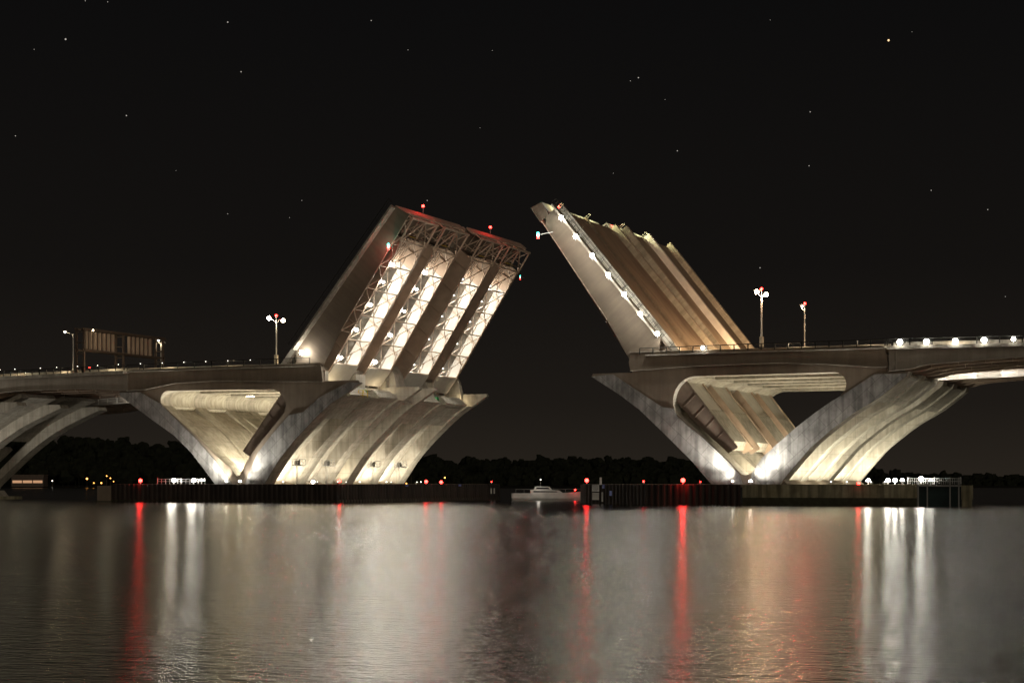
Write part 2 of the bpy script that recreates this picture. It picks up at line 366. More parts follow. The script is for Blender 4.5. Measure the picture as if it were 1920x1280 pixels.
        w = MB().prism(band(outA, 1.9 if not mid else 2.4, 2.5 if not mid else 3, 3.2, 14.6, -sC), a, b)
        w.prism(band(outA, .3 if not mid else 1.8, 2.3 if not mid else 2.9, 14.6, 18.2, -sC), a, b)
        bld(w, 'infill_wall', 'concrete')
        # machinery floor and back wall
        fx = outC[-1][0]
        bld(MB().box((min(fx - sC * 1.3, fx - sC * 8.4), a, 17.0), (max(fx - sC * 1.3, fx - sC * 8.4), b, 17.4)), 'machinery_floor', 'concrete')
    # top slab over the window, road deck
    x0, x1 = (-64.7, -27.2) if L else (25.5, 63.0)
    dk = MB().box((x0, -1.0 + .02, 21.55), (x1, 22.4, 22.05)); dk.box((x0, 25.8, 21.55), (x1, 48.8, 22.05))
    bld(dk, 'road_deck', 'asphalt')
    for yy in (4.6, 7.0, 14.5, 17.2, 30.4, 32.8, 40, 43):
        pass
    if L:
        fas = [(-64.68, 21.87), (-63.9, 22.35), (-47.6, 22.5), (-27.5, 22.55), (-27.1, 21.2), (-26.9, 19.63), (-47.6, 20.2), (-54.98, 20.02), (-61.42, 19.1), (-64.68, 18.99)]
    else:
        fas = [(25.36, 22.63), (62.3, 22.45), (62.94, 22.2), (63.3, 19.56), (61.45, 19.53), (53.93, 20.19), (47.77, 20.51), (35.07, 20.4), (25.36, 19.96), (25.1, 21.2)]
    for (ya, yb) in ((-1.0, -.42), (22.0, 22.5), (25.6, 26.1), (48.6, 49.2)):
        bld(MB().prism(fas, ya, yb), 'edge_girder', 'girderc')
    # thin projecting ledges that catch the light along the top and foot of the edge girder
    top = [p for p in fas if p[1] > 21.8]; top.sort(); led = MB()
    for p, q in zip(top, top[1:]): led.bar((p[0], -1.05, p[1] + .04), (q[0], -1.05, q[1] + .04), .13, .34)
    bot = [p for p in fas if p[1] < 20.6]; bot.sort()
    for p, q in zip(bot, bot[1:]): led.bar((p[0], -1.05, p[1] - .02), (q[0], -1.05, q[1] - .02), .07, .30)
    bld(led, 'ledge', 'concrete')
    # footing
    fx0, fx1 = (-48.5, -36.5) if L else (36.8, 49.0)
    bld(MB().prism([(fx0, 3.0), (fx0 + (1 if L else 5), 3.9), ((fx0 + fx1) / 2 + (-2.4 if L else -2.3), 4.0), ((fx0 + fx1) / 2 + (-1.5 if L else .2), 4.75), ((fx0 + fx1) / 2 + (0 if L else 1.3), 4.0), (fx1 - (5 if L else 1), 3.9), (fx1, 3.0)], .35, 48.0), 'footing', 'girderc')
    # ladder boxes / inspection platforms on the infill walls
    for (a, b) in ((2.8, 9.4), (12.6, 18.9), (28.9, 34.9), (37.9, 46)):
        if not L: break
        ym = a + (b - a) * .55; bx = -36.6; pf = MB(); z = 6.3
        pf.box((bx, ym - 1, z), (bx + 1.6, ym + 1, z + .12))
        for xx in (bx + .1, bx + .85, bx + 1.5):
            for yy in (ym - .95, ym + .95): pf.bar((xx, yy, z), (xx, yy, z + 1.1), .07)
        for zz in (.55, 1.1):
            pf.bar((bx, ym - .95, z + zz), (bx + 1.5, ym - .95, z + zz), .06); pf.bar((bx, ym + .95, z + zz), (bx + 1.5, ym + .95, z + zz), .06); pf.bar((bx + 1.5, ym - .95, z + zz), (bx + 1.5, ym + .95, z + zz), .06)
        for k in range(9): pf.bar((bx + 1.2, ym - 1.5, 3.4 + k * .35), (bx + 1.2, ym - 1.05, 3.4 + k * .35), .05)
        for yy in (ym - 1.5, ym - 1.05): pf.bar((bx + 1.2, yy, 3.3), (bx + 1.2, yy, z + .8), .05)
        pf.box((bx + .2, ym - .5, z + .12), (bx + .9, ym + .3, z + .9))
        bld(pf, 'access_platform', 'galv')
    return rt
PIER_L = make_pier('left'); PIER_R = make_pier('right')

# ------------------------------------------------------------------ parapet railings
def railing(pts, par, y, post=2.05, h=.92, name='railing', off=Vector((0, 0, 0))):
    mb = MB()
    for (xa, za), (xb, zb) in zip(pts, pts[1:]):
        n = max(1, round(abs(xb - xa) / post))
        for i in range(n + 1):
            t = i / n; x = xa + (xb - xa) * t; z = za + (zb - za) * t
            mb.box((x - .075, y - .05, z), (x + .075, y + .05, z + h))
        for zz, w in ((h, .13), (h * .66, .04), (h * .33, .04)):
            mb.bar((xa, y, za + zz), (xb, y, zb + zz), w)
    o = mb.build(name, 'rail', par); o.location = -off; return o
def barrier(x0, x1, z0, z1, y, par, off):
    mb = MB(); mb.add([(x0, y - .25, z0), (x0, y + .25, z0), (x0, y + .1, z0 + .85), (x0, y - .1, z0 + .85), (x1, y - .25, z1), (x1, y + .25, z1), (x1, y + .1, z1 + .85), (x1, y - .1, z1 + .85)],
           [(0, 3, 2, 1), (4, 5, 6, 7), (0, 1, 5, 4), (1, 2, 6, 5), (2, 3, 7, 6), (3, 0, 4, 7)])
    o = mb.build('crash_barrier', 'whitep' if False else 'concrete', par); o.location = -off; return o
offL = PIER_L.location.copy(); offR = PIER_R.location.copy()
railing([(-64.5, 22.32), (-47.6, 22.48), (-29, 22.53)], PIER_L, -1.5, post=3.1, off=offL)
railing([(27, 22.25), (43.4, 22.35), (63, 22.37)], PIER_R, -1.5, off=offR)
for P_, off, a, b in ((PIER_L, offL, -64.5, -28), (PIER_R, offR, 28, 63)):
    for y in (2.2, 21.8, 26.3, 48.2): barrier(a, b, 22.05, 22.05, y, P_, off)
    w = MB().box((a, -1.9, 22.06), (b, 2.0, 22.22)).build('walkway', 'concrete', P_); w.location = -off

# ------------------------------------------------------------------ approach spans
def approach(name, label, xs, side):
    rt = thing(name, label, 'bridge span', (xs[0][0], 0, 19)); off = rt.location.copy()
    def bld(mb, nm, m):
        o = mb.build(nm, m, rt); o.location = -off; return o
    # xs: list of (x, ztop, zbottom near face)
    for j, (y0, y1) in enumerate(((-2, 22.4), (25.8, 50))):
        mb = MB()
        for (xa, za, _), (xb, zb, _) in zip(xs, xs[1:]):
            mb.add([(xa, y0, za - .45), (xa, y1, za - .45), (xa, y1, za - .1), (xa, y0, za - .1), (xb, y0, zb - .45), (xb, y1, zb - .45), (xb, y1, zb - .1), (xb, y0, zb - .1)],
                   [(0, 3, 2, 1), (4, 5, 6, 7), (0, 1, 5, 4), (1, 2, 6, 5), (2, 3, 7, 6), (3, 0, 4, 7)])
        bld(mb, 'road_deck', 'asphalt')
    edge = MB()
    for (xa, za, _), (xb, zb, _) in zip(xs, xs[1:]): edge.bar((xa, -2.1, za - .25), (xb, -2.1, zb - .25), .5, .3)
    bld(edge, 'deck_edge', 'concrete')
    top = [(x, z - .46) for x, z, _ in xs]; bot = smooth_line([(x, b) for x, _, b in xs], 5)
    for gy in (-.9, 5, 10.6, 16, 21.6, 26.4, 32, 37.6, 43, 48.6):
        g = MB(); g.prism(top + bot[::-1], gy - .05, gy + .05)
        for p, q in zip(bot, bot[1:]): g.bar((p[0], gy, p[1]), (q[0], gy, q[1]), .07, .6)
        x = min(xs[0][0], xs[-1][0]) + 1
        while x < max(xs[0][0], xs[-1][0]):
            zb = min(bot, key=lambda p: abs(p[0] - x))[1]; g.box((x - .04, gy - .28, zb), (x + .04, gy + .28, 21.6)); x += 3.7 if gy != -.9 else 500
        bld(g, 'girder', 'span' if gy == -.9 else 'steel')
    fr = MB(); x = min(xs[0][0], xs[-1][0]) + 2
    while x < max(xs[0][0], xs[-1][0]):
        for a, b in ((-.9, 21.6), (26.4, 48.6)): fr.box((x - .1, a, 20.6), (x + .1, b, 21.0))
        x += 5.5
    bld(fr, 'cross_frames', 'steel')
    railing([(x, z) for x, z, _ in xs], rt, -1.9, post=2.9 if side > 0 else 1.6, off=off)
    for y in (2.2, 21.8, 26.3, 48.2): barrier(xs[0][0], xs[-1][0], xs[0][1] - .1, xs[-1][1] - .1, y, rt, off)
    return rt
SPAN_L = approach('approach_span', 'long curved steel girder deck running off the left edge, behind the sign gantry', [(-64.8, 22.3, 19.0), (-73.5, 22.2, 19.45), (-82.6, 22.05, 19.5), (-91.9, 21.95, 19.2), (-104, 21.8, 17.6), (-122, 21.6, 17.2)], -1)
SPAN_R = approach('approach_span', 'steel girder deck with a row of bright rail lamps running off the right edge', [(63.4, 22.35, 18.95), (66.5, 22.35, 19.2), (69.5, 22.3, 19.75), (81.5, 22.2, 20.35), (96, 22.1, 20.2), (112, 22.0, 19.0)], 1)
# lit inspection walkway between the two carriageways
def inspection_walk(x0, x1, z0, z1, label, lights, power=330, name='inspection_walkway'):
    rt = thing(name, label, 'walkway', (x0, 24, z0)); s = 1 if x1 > x0 else -1; L_ = abs(x1 - x0)
    def P(d, y, z): return (s * d, y, (z1 - z0) * d / L_ + z)
    a = MB(); a.bar(P(0, 0, -.5), P(L_, 0, -.5), .12, 1.0); a.bar(P(0, .9, .1), P(L_, .9, .1), 1.1, .1); a.build('floor', 'white_steel', rt)
    b = MB()
    for z in (.1, .55): b.bar(P(0, -.5, z), P(L_, -.5, z), .09)
    d = 0
    while d <= L_: b.bar(P(d, -.5, -.5), P(d, -.5, .55), .1); d += 2.1
    b.build('handrail', 'white_steel', rt)
    for d in lights: lamp_light('POINT', rt, P(d, -1.6, .6), power, WHITE, .15)
    return rt
inspection_walk(64.5, 112, 19.45, 20.6, 'white lit inspection walkway slung under the right hand deck', (2, 6, 11, 17, 24))
inspection_walk(-66.5, -113, 19.7, 17.3, 'added cream walkway standing in for the lit girder under the left hand deck', (3, 9, 15), 110)  # walkway added in place of a lit girder face

# ------------------------------------------------------------------ next pier beyond the left frame edge
def river_pier():
    rt = thing('river_pier', 'pale curved concrete ribs of the next pier at the left edge', 'bridge pier', (-110, 0, 0)); off = rt.location.copy()
    ribs = [(-1.2, 1.2), (10.4, 12.8), (21.4, 23.8)]
    out = smooth_line([(-113.2, 1.2), (-112.9, 2.6), (-108.5, 6.0), (-103.6, 9.6), (-98.3, 12.7), (-93.5, 14.8), (-87.8, 16.9)], 4)
    inn = smooth_line([(-96.2, 17.6), (-100.2, 14.6), (-105.0, 10.9), (-110.3, 6.6), (-114.6, 3.2), (-118, 1.2)], 4)
    for y0, y1 in ribs:
        m = MB().prism(out + [(-88.2, 17.5)] + inn, y0, y1); m.prism([(-117, .2), (-110.6, .2), (-112.3, 2.0), (-116, 2.0)], y0 - .3, y1 + .3)
        o = m.build('rib', 'concrete', rt); o.location = -off
    for (a, b) in zip(ribs, ribs[1:]):
        if a[0] > 20 and b[0] < 28: continue
        w = MB().prism([(x - 1.0, z + 1.6) for x, z in out if z > 9.5] + [(x - 1.6, z + 2.2) for x, z in out if z > 9.5][::-1], a[1], b[0])
        w.prism([(x - 1.9, z + 1.9) for x, z in out if 2 < z < 8.2] + [(x - 2.5, z + 2.5) for x, z in out if 2 < z < 8.2][::-1], a[1], b[0])
        o = w.build('infill_wall', 'concrete', rt); o.location = -off
    f = MB().box((-124, -3, -.5), (-109.6, 26, .9)).build('footing', 'cap', rt); f.location = -off
river_pier()

# ------------------------------------------------------------------ bascule leaves
def bottom_n(s):
    P = [(.7, 6.15), (4.2, 6.05), (10.7, 5.35), (17.2, 4.64), (26.6, 3.55), (30.5, 3.15)]
    if s <= P[0][0]: return P[0][1]
    for (a, x), (b, y) in zip(P, P[1:]):
        if a <= s <= b: return x + (y - x) * (s - a) / (b - a)
    return P[-1][1]
def make_leaf(side, y0, near, label, ang, far=False):
    sx = 1 if side == 'left' else -1
    O = (-33.6, y0, 23.3) if sx > 0 else (31.2, y0, 23.3)
    rt = thing('bascule_leaf', label, 'bridge leaf', O, (0, -sx * R(ang), 0), 'raised leaves %s of the channel' % ('left' if sx > 0 else 'right'))
    p = lambda s, y, n: (sx * s, y, -n)
    GW = 7.8
    ya, yb = -1.7, 9.55
    def pr(mb, pts, a, b): return mb.prism([(sx * s, -n) for s, n in pts], a, b)
    pr(MB(), [(-4, 0), (30.4 if sx > 0 else 27.4, 0), (30.4 if sx > 0 else 27.4, .32), (-4, .32)], ya, yb).build('deck', 'asphalt', rt)
    # two main girders
    bot = [(s, bottom_n(s)) for s in (.7, 2.5, 4.2, 7.5, 10.7, 14, 17.2, 20.4, 23.5, 26.6)]
    for k, gy in enumerate((0, GW)):
        g = MB(); pr(g, [(-4.5, 1.6), (-4, .33), (26.6, .33)] + bot[::-1] + [(-1.6, 6.9), (-5.3, 4.7)], gy - .06, gy + .06)
        for q, r_ in zip(bot, bot[1:]): g.bar(p(q[0], gy, q[1]), p(r_[0], gy, r_[1]), .08, .55)
        s = 2.6
        while s < 26:
            g.box(tuple(min(a, b) for a, b in zip(p(s - .04, gy - .3, bottom_n(s) - .05), p(s + .04, gy + .3, .35))), tuple(max(a, b) for a, b in zip(p(s - .04, gy - .3, bottom_n(s) - .05), p(s + .04, gy + .3, .35)))); s += 4.4
        g.build('main_girder', 'white_steel' if False else 'steel', rt)
    # pale sheet on the far girder's inside face, its lamplight put into the colour
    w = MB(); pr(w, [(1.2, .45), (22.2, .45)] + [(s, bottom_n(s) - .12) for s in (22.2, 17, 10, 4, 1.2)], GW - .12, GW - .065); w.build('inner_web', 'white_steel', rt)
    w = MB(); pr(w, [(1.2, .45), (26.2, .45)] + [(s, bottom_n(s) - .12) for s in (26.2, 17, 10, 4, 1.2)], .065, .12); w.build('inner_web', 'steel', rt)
    w = MB(); pr(w, [(1.2, .45), (21.8, .45)] + [(s, bottom_n(s) - .45) for s in (21.8, 17, 10, 4, 1.2)], 3.95, 4.05); w.build('middle_web', 'galv_wall', rt)
    # floor beams and stringers under the deck
    fb = MB()
    s = 1.2
    while s < 27: fb.bar(p(s, .1, .9), p(s, GW - .1, .9), .16, 1.1); s += 4.4
    for yy in (1.3, 2.6, 3.9, 5.2, 6.5): fb.bar(p(1, yy, .65), p(22, yy, .65), .12, .6)
    for yy in [1 + .75 * i for i in range(9)]: fb.bar(p(22, yy, 1.6), p(26.6, yy, 1.5), .16, .22)
    fb.build('floor_beams', 'steel', rt)
    # inspection catwalk hanging inside
    cw = MB(); cw.bar(p(2, .9, 3.6), p(24, .9, 2.3), .06, .8)
    for yy in (.5, 1.3):
        cw.bar(p(2, yy, 2.6), p(24, yy, 1.3), .05); 
    s = 2
    while s < 24:
        n_ = 3.6 - (s - 2) / 22 * 1.3
        for yy in (.5, 1.3): cw.bar(p(s, yy, n_), p(s, yy, n_ - 1.0), .06)
        s += 2.2
    cw.build('catwalk', 'galv', rt)
    # bottom lateral bracing
    br = MB(); st = [4.2, 8.68, 13.16, 17.64, 22.12, 26.6]
    for s in st: br.bar(p(s, 0, bottom_n(s)), p(s, GW, bottom_n(s)), .16, .16)
    for a, b in zip(st, st[1:]):
        na, nb = bottom_n(a), bottom_n(b)
        br.bar(p(a, 0, na), p(b, GW, nb), .11); br.bar(p(a, GW * .52, na), p(b, 0, nb), .09)
        br.bar(p(a, GW * .5, na), p((a + b) / 2, GW * .48, (na + nb) / 2), .12); br.bar(p((a + b) / 2 + .6, GW * .78, (na + nb) / 2), p(b, GW * .5, nb), .12)
        br.bar(p((a + b) / 2 + 1, GW * .80, (na + nb) / 2), p((a + b) / 2 - 1.2, GW, (na + nb) / 2), .12)
        
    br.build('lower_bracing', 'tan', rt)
    # closing plate near the trunnion and slatted gear rack
    pl = MB(); pr(pl, [(4.15, 6.05), (4.15, 6.2), (.8, 6.35), (.8, 6.2)], .1, GW - .1); pl.build('cover_plate', 'white_steel', rt)
    rk = MB(); c = (-1.2, 2.0); Rr = 4.6
    for gy in (.5, GW - 1.0):
        pass
    for i in range(7):
        a0 = R(64 + i * 9); s_, n_ = c[0] + Rr * math.cos(a0), c[1] + Rr * math.sin(a0)
        rk.bar(p(s_, .4, n_), p(s_, GW - .4, n_), .32, .12)
    for gy in (.35, GW * .5, GW - .35):
        prev = None
        for i in range(12):
            a0 = R(58 + i * 6); q = p(c[0] + (Rr - .2) * math.cos(a0), gy, c[1] + (Rr - .2) * math.sin(a0))
            if prev: rk.bar(prev, q, .25, .2)
            prev = q
    rk.build('gear_rack', 'white_steel', rt)
    # tip: diaphragm, open triangulated frames and end beam
    tp = MB()
    pr(tp, [(26.6, .4), (26.75, .4), (26.75, 2.2), (26.6, 2.2)], .1, GW - .1); pr(tp, [(26.7, .4), (27.6, 3.5), (27.5, 3.6), (26.6, .5)], .6, GW - .6)
    tp.build('diaphragm', 'dark_steel', rt)
    pr(MB(), [(27.3, 2.6), (27.42, 2.6), (27.62, 3.35), (27.5, 3.35)], 2.2, 4.6).build('marking_strip', 'yellow', rt)
    tf = MB(); e0, e1 = 26.6, 30.6
    for gy in (-.4, GW * .5, GW + .4):
        tf.bar(p(e0, gy, 3.5), p(e1, gy, 3.05), .22); tf.bar(p(e1 - .15, gy, 3.05), p(e1 - .15, gy, .3 if sx > 0 else 2.5), .2); tf.bar(p(e0, gy, .5 if sx > 0 else 2.6), p(e1, gy, 3.0), .14); tf.bar(p(e0 + 1.4, gy, .4), p(e0 + 1.4, gy, 3.3), .12)
    for a, b, c_, d in ((e0, -.2, e1, GW * .5), (e0, GW * .5, e1, GW * .5), (e0, GW + .2, e1, GW * .5)):
        tf.bar(p(a, b, 3.45), p(c_, d, 3.1), .17)
    tf.bar(p(e1, -.6, 3.05), p(e1, GW + .6, 3.05), .3); tf.bar(p(e0, -.6, 3.5), p(e0, GW + .6, 3.5), .22)
    for i in range(3): tf.bar(p(e0, GW * (i + .5) / 3, .7), p(e1 if sx > 0 else 28, GW * (i + .5) / 3, .7), .12)
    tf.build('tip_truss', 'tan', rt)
    eb = MB(); pr(eb, [(30.3, 0), (30.65, -.05), (30.65, 1.5), (30.3, 1.5)] if sx > 0 else [(30.0, 1.3), (30.3, 1.35), (30.6, 3.3), (30.25, 3.3)], ya, yb); eb.build('end_beam', 'steel' if sx > 0 else 'whitep', rt)
    if sx < 0:
        pr(MB(), [(27.2, 1.3), (29.99, 1.3), (29.99, 1.5), (27.2, 1.5)], ya, yb).build('toe_plate', 'yellow' if False else 'white_steel', rt)
        for yy in (1.5, 6.5): lamp_light('POINT', rt, p(28.7, yy, .35), 320, (1, .95, .5), .15)
        hk = MB(); 
        for yy in (3.4, 4.3): hk.tube(p(30.1, yy, 1.3), p(30.1, yy, .3), .06)
        hk.tube(p(30.1, 3.4, .3), p(30.1, 4.3, .3), .06); hk.build('lifting_eye', 'galv', rt)
    # counterweight tail
    cwp = [(-4.5, 1.6), (-16.4, 1.75), (-17.6, 1.9), (-17.3, 3.4), (-10.2, 4.45), (-5.2, 4.8)]
    for gy in (-.02, GW + .02):
        t_ = MB(); pr(t_, cwp, gy - .07, gy + .07)
        for s in (-7.5, -9.8, -12.1, -14.4): 
            t_.bar(p(s, gy - .1, 1.8), p(s - .2, gy - .1, 4.2 if s > -12 else 3.8), .1, .12)
        t_.bar(p(-4.5, gy, 1.6), p(-17.5, gy, 1.8), .1, .6)
        t_.build('tail_girder', 'dark_steel' if near and gy < 1 else 'steel', rt)  # near tail face coloured darker because it lies unlit
    pr(MB(), [(-4.5, 1.75), (-10.3, 1.85), (-10.3, 2.3), (-4.5, 2.2)], .06, GW - .06).build('tail_plate', 'white_steel', rt)
    pr(MB(), [(-10.32, 1.7), (-16.2, 1.95), (-16.9, 3.2), (-10.32, 4.2)], .06, GW - .06).build('counterweight', 'concrete', rt)
    # edge furniture
    if near:
        fa = MB(); pr(fa, [(2.0, .02), (30.6 if sx > 0 else 28.1, .02), (30.6 if sx > 0 else 28.1, .45), (31 if sx > 0 else 28.1, 2.95 if sx > 0 else 2.3), (26.6, 3.35), (17, 4.0), (10, 4.67), (4.2, 5.6), (1.0, 5.9), (-.6, 4.4), (.2, 2.0)], -1.95, -1.85)
        if sx < 0: pr(fa, [(28.1, 1.7), (30.3, 1.35), (30.85, 3.25), (28.1, 3.45)], -1.96, -1.86)
        fa.build('outer_fascia', 'girderc', rt)
        zz = MB(); pts = []
        s = 9.6; k = 0
        while s < 29:
            n_ = 4.7 - (s - 9.6) * .083
            if s + 2.2 < 29.5:
                zz.bar(p(s, -1.9, n_), p(s + 2.2, -.1, bottom_n(s + 2.2)), .14); zz.bar(p(s + 2.2, -.1, bottom_n(s + 2.2)), p(s + 4.0, -1.9, n_ - .33), .14)
                zz.bar(p(s, -1.9, n_), p(s + .3, -.1, bottom_n(s)), .12)
            s += 4.0
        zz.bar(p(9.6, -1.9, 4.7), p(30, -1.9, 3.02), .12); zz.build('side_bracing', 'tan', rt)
        wk = MB(); pr(wk, [(2.2, -.02), (30.3 if sx > 0 else 28.4, -.02), (30.3 if sx > 0 else 28.4, .3), (2.2, .3)], -3.3, -1.72); wk.build('walkway', 'concrete', rt)
        rl = MB(); end = 31 if sx > 0 else 28.6; n = 15
        for i in range(n + 1):
            s = 2.4 + (end - 2.4) * i / n; rl.bar(p(s, -3.2, 0), p(s, -3.2, -.95), .07)
        for h in (.95, .5): rl.bar(p(2.4, -3.2, -h), p(end, -3.2, -h), .07 if h > .8 else .04)
        if sx < 0:
            for h in (.95, .5): rl.bar(p(0, -1.9, -h), p(end, -1.9, -h), .06)
            for i in range(n + 1):
                s = 0 + end * i / n; rl.bar(p(s, -1.9, 0), p(s, -1.9, -.95), .06)
        rl.build('railing', 'rail', rt)
    # traffic barriers along the leaf edges
    def barr(y, h, m, w_=.3):
        b_ = MB(); e = 30.2 if sx > 0 else 27.6; pr(b_, [(-3.5, 0), (e, 0), (e, -h), (-3.5, -h)], y - w_, y + w_); b_.build('crash_barrier', m, rt)
    return rt, p, barr
LY = [1.5, 13.0, 27.2, 38.4]
nm = ['nearest', 'second', 'third', 'farthest']
llab = ['nearest raised leaf on the left, brown fascia with a railing along its outer edge',
        'second raised leaf on the left, between the brown near leaf and the dark centre gap',
        'third raised leaf on the left, just beyond the dark centre gap',
        'farthest raised leaf on the left, its trusses against the black sky']
rlab = ['nearest raised leaf on the right, with a row of bright lamps down its railing',
        'second raised leaf on the right, orange lit roadway beside the lamp railed leaf',
        'third raised leaf on the right, with a pink lit barrier',
        'farthest raised leaf on the right, with a dim brown far rim']
strip_light = [300, 270, 250, 230]
LEAVES = {}
for side in ('left', 'right'):
    for i, y in enumerate(LY):
        far = side == 'right' and i > 1
        rt, p, barr = make_leaf(side, y, i == 0, (llab if side == 'left' else rlab)[i], 50.5 if not far else 51.5)
        LEAVES[side, i] = (rt, p)
        if side == 'right':
            if i == 0: barr(-1.5, .85, M['concrete'])
            if i == 1: barr(9.0, .95, M['concrete'], .4)
            if i == 2: barr(-1.3, .95, M['concrete'], .4)
            if i == 3: barr(9.2, 1.0, M['concrete'], .4)
            if i == 0: barr(8.6, .35, M['girderc'], .25)
            if i == 2: barr(9.2, 1.1, M['whitep'], .45)
        else:
            barr(9.2 if i % 2 else -1.4, .85, M['concrete'])

# ------------------------------------------------------------------ lamps
def work_light(label, rt_leaf, p, s, y, n, power, group, big=.26):
    """lamp on the leaf's inner catwalk"""
    mw = rt_leaf.matrix_basis; w = mw @ Vector(p(s, y, n))
    t = thing('work_light', label, 'lamp', w, (0, 0, 0), group)
    MB().box((-.3, -.2, -.12), (.3, .2, .22)).build('housing', 'galv', t)
    MB().ball((0, -.22, 0), big, 10, 7).build('lens', 'e_white', t, smooth=True)
    lamp_light('POINT', t, (0.25, .15, -.45), power, WHITE, .3)
    return t
bpy.context.view_layer.update()
def leaf_world(rt, v): return rt.matrix_world @ Vector(v)
SL = [(5.4, 1), (10.6, 1), (15.2, 1), (19.4, .8), (22.6, 1)]
posn = ['lowest', 'second lowest', 'middle', 'second highest', 'highest']
strip = ['first truss bay from the left', 'second truss bay from the left', 'third truss bay from the left', 'fourth truss bay from the left']
for i in range(4):
    rt, p = LEAVES['left', i]
    for j, (s, k) in enumerate(SL):
        vis = i < 2
        w = leaf_world(rt, p(s, 1.2 if vis else 2.2, bottom_n(s) + (.1 if vis else -.75)))
        t = thing('work_light', '%s work light in the %s' % (posn[j], strip[i]), 'lamp', w, (0, 0, 0), 'white work lights between the leaf girders')
        MB().box((-.2, -.1, -.1), (.2, .25, .25)).build('housing', 'galv', t)
        if i < 2: MB().ball((0, -.3, -.05), (.27 if (j != 3 and not (i == 1 and j in (2, 3))) else .18), 10, 7).build('lens', 'e_white', t, smooth=True)
        else: MB().ball((0, -.2, -.05), .12, 8, 5).build('lens', 'e_small', t)
        lamp_light('POINT', t, (0.1, .5, -.4), strip_light[i] * .16, WHITE, .2)
        lamp_light('SPOT', t, (.1, -.5, -.1), 720 if i < 2 else 420, WHITE, .3, (.5, -1.6, -.9), 150, .5)
        d_ = leaf_world(rt, p(s - 1.2, 5.0, bottom_n(s) - 1.3)) - w
        lamp_light('POINT', t, d_, strip_light[i] * 1.35, WHITE, .25)  # added source with no fixture, brightening the far girder past the middle web
# right leaves: lit between the girders too (seen in the water)
for i in range(4):
    rt, p = LEAVES['right', i]
    for j, s in enumerate((8, 20)):
        w = leaf_world(rt, p(s, 3.5, bottom_n(s) - 1.0))
        t = thing('work_light', '%s white work light under the %s right hand leaf' % (('lower', 'upper')[j], nm[i]), 'lamp', w, (0, 0, 0), 'white work lights under the right leaves')
        MB().box((-.2, -.1, -.1), (.2, .25, .25)).build('housing', 'galv', t); MB().ball((0, -.2, -.05), .15, 8, 5).build('lens', 'e_small', t)
        lamp_light('POINT', t, (0, 0, -.4), 420, WHITE, .2)
def rail_lamp(loc, label, power, r=.33, group='white lamps along the right hand railing', col='e_white', loff=(0, .8, .1)):
    t = thing('path_lamp', label, 'lamp', loc, (0, 0, 0), group)
    MB().tube((0, 0, -.75), (0, 0, .1), .05).build('bracket', 'galv', t)
    MB().tube((0, 0, .1), (0, 0, .32), .16, .3).build('hood', 'galv', t)
    MB().ball((0, -.02, -.05), r, 12, 8).build('lens', col, t, smooth=True)
    lamp_light('POINT', t, loff, power, WHITE if col != 'e_warm' else WARM, .3)
rt, p = LEAVES['right', 0]
ords = ['lowest', 'second lowest', 'third lowest', 'middle', 'third highest', 'second highest', 'highest']
for j, (x, z) in enumerate([(29.95, 25.22), (27.31, 28.2), (24.82, 31.19), (22.3, 34.14), (19.76, 37.1), (17.12, 40.1), (14.8, 43.01)]):
    rail_lamp((x, -2.1, z), '%s bright lamp of the slanting row on the raised right leaf' % ords[j], 290, loff=(0, -1.5, 0))
oo = ['first', 'second', 'third', 'fourth', 'fifth']
for j, (x, z) in enumerate([(65.21, 22.82), (68.84, 22.77), (72.71, 22.71), (76.53, 22.73), (80.37, 22.74)]):
    rail_lamp((x, -2.3, z), '%s bright deck rail lamp from the left at the right edge of the picture' % oo[j], 35, .36 if j < 4 else .26)
rail_lamp((36.86, -2.1, 22.95), 'single bright lamp on the rail below the foot of the raised right leaf', 120, .24)
rail_lamp((-30.14, -2.0, 24.33), 'bright warm white lamp at the foot of the raised left leaf', 260, .36)
# small lamps on top of the left deck rail posts
for k, x in enumerate([-95, -91.2, -88, -82.5, -79, -74.6, -70.4, -66.1, -61.6, -57.2, -52.9, -48.6, -44.3, -40.0]):
    z = 22.32 + .92 + (.0 if x > -65 else -.28 * (-65 - x) / 30)
    t = thing('rail_marker_light', 'tiny white marker light on top of the left deck railing', 'lamp', (x, -1.75, z), (0, 0, 0), 'tiny marker lights on the left railing')
    MB().box((-.08, -.08, 0), (.08, .08, .1)).build('bracket', 'galv', t); MB().ball((0, 0, .14), .055, 8, 5).build('lens', 'e_small', t)
    if k % 2 == 0: lamp_light('POINT', t, (0, 1.6, -.5), 45, (.9, 1, .8) if k % 4 else WARM, .1)
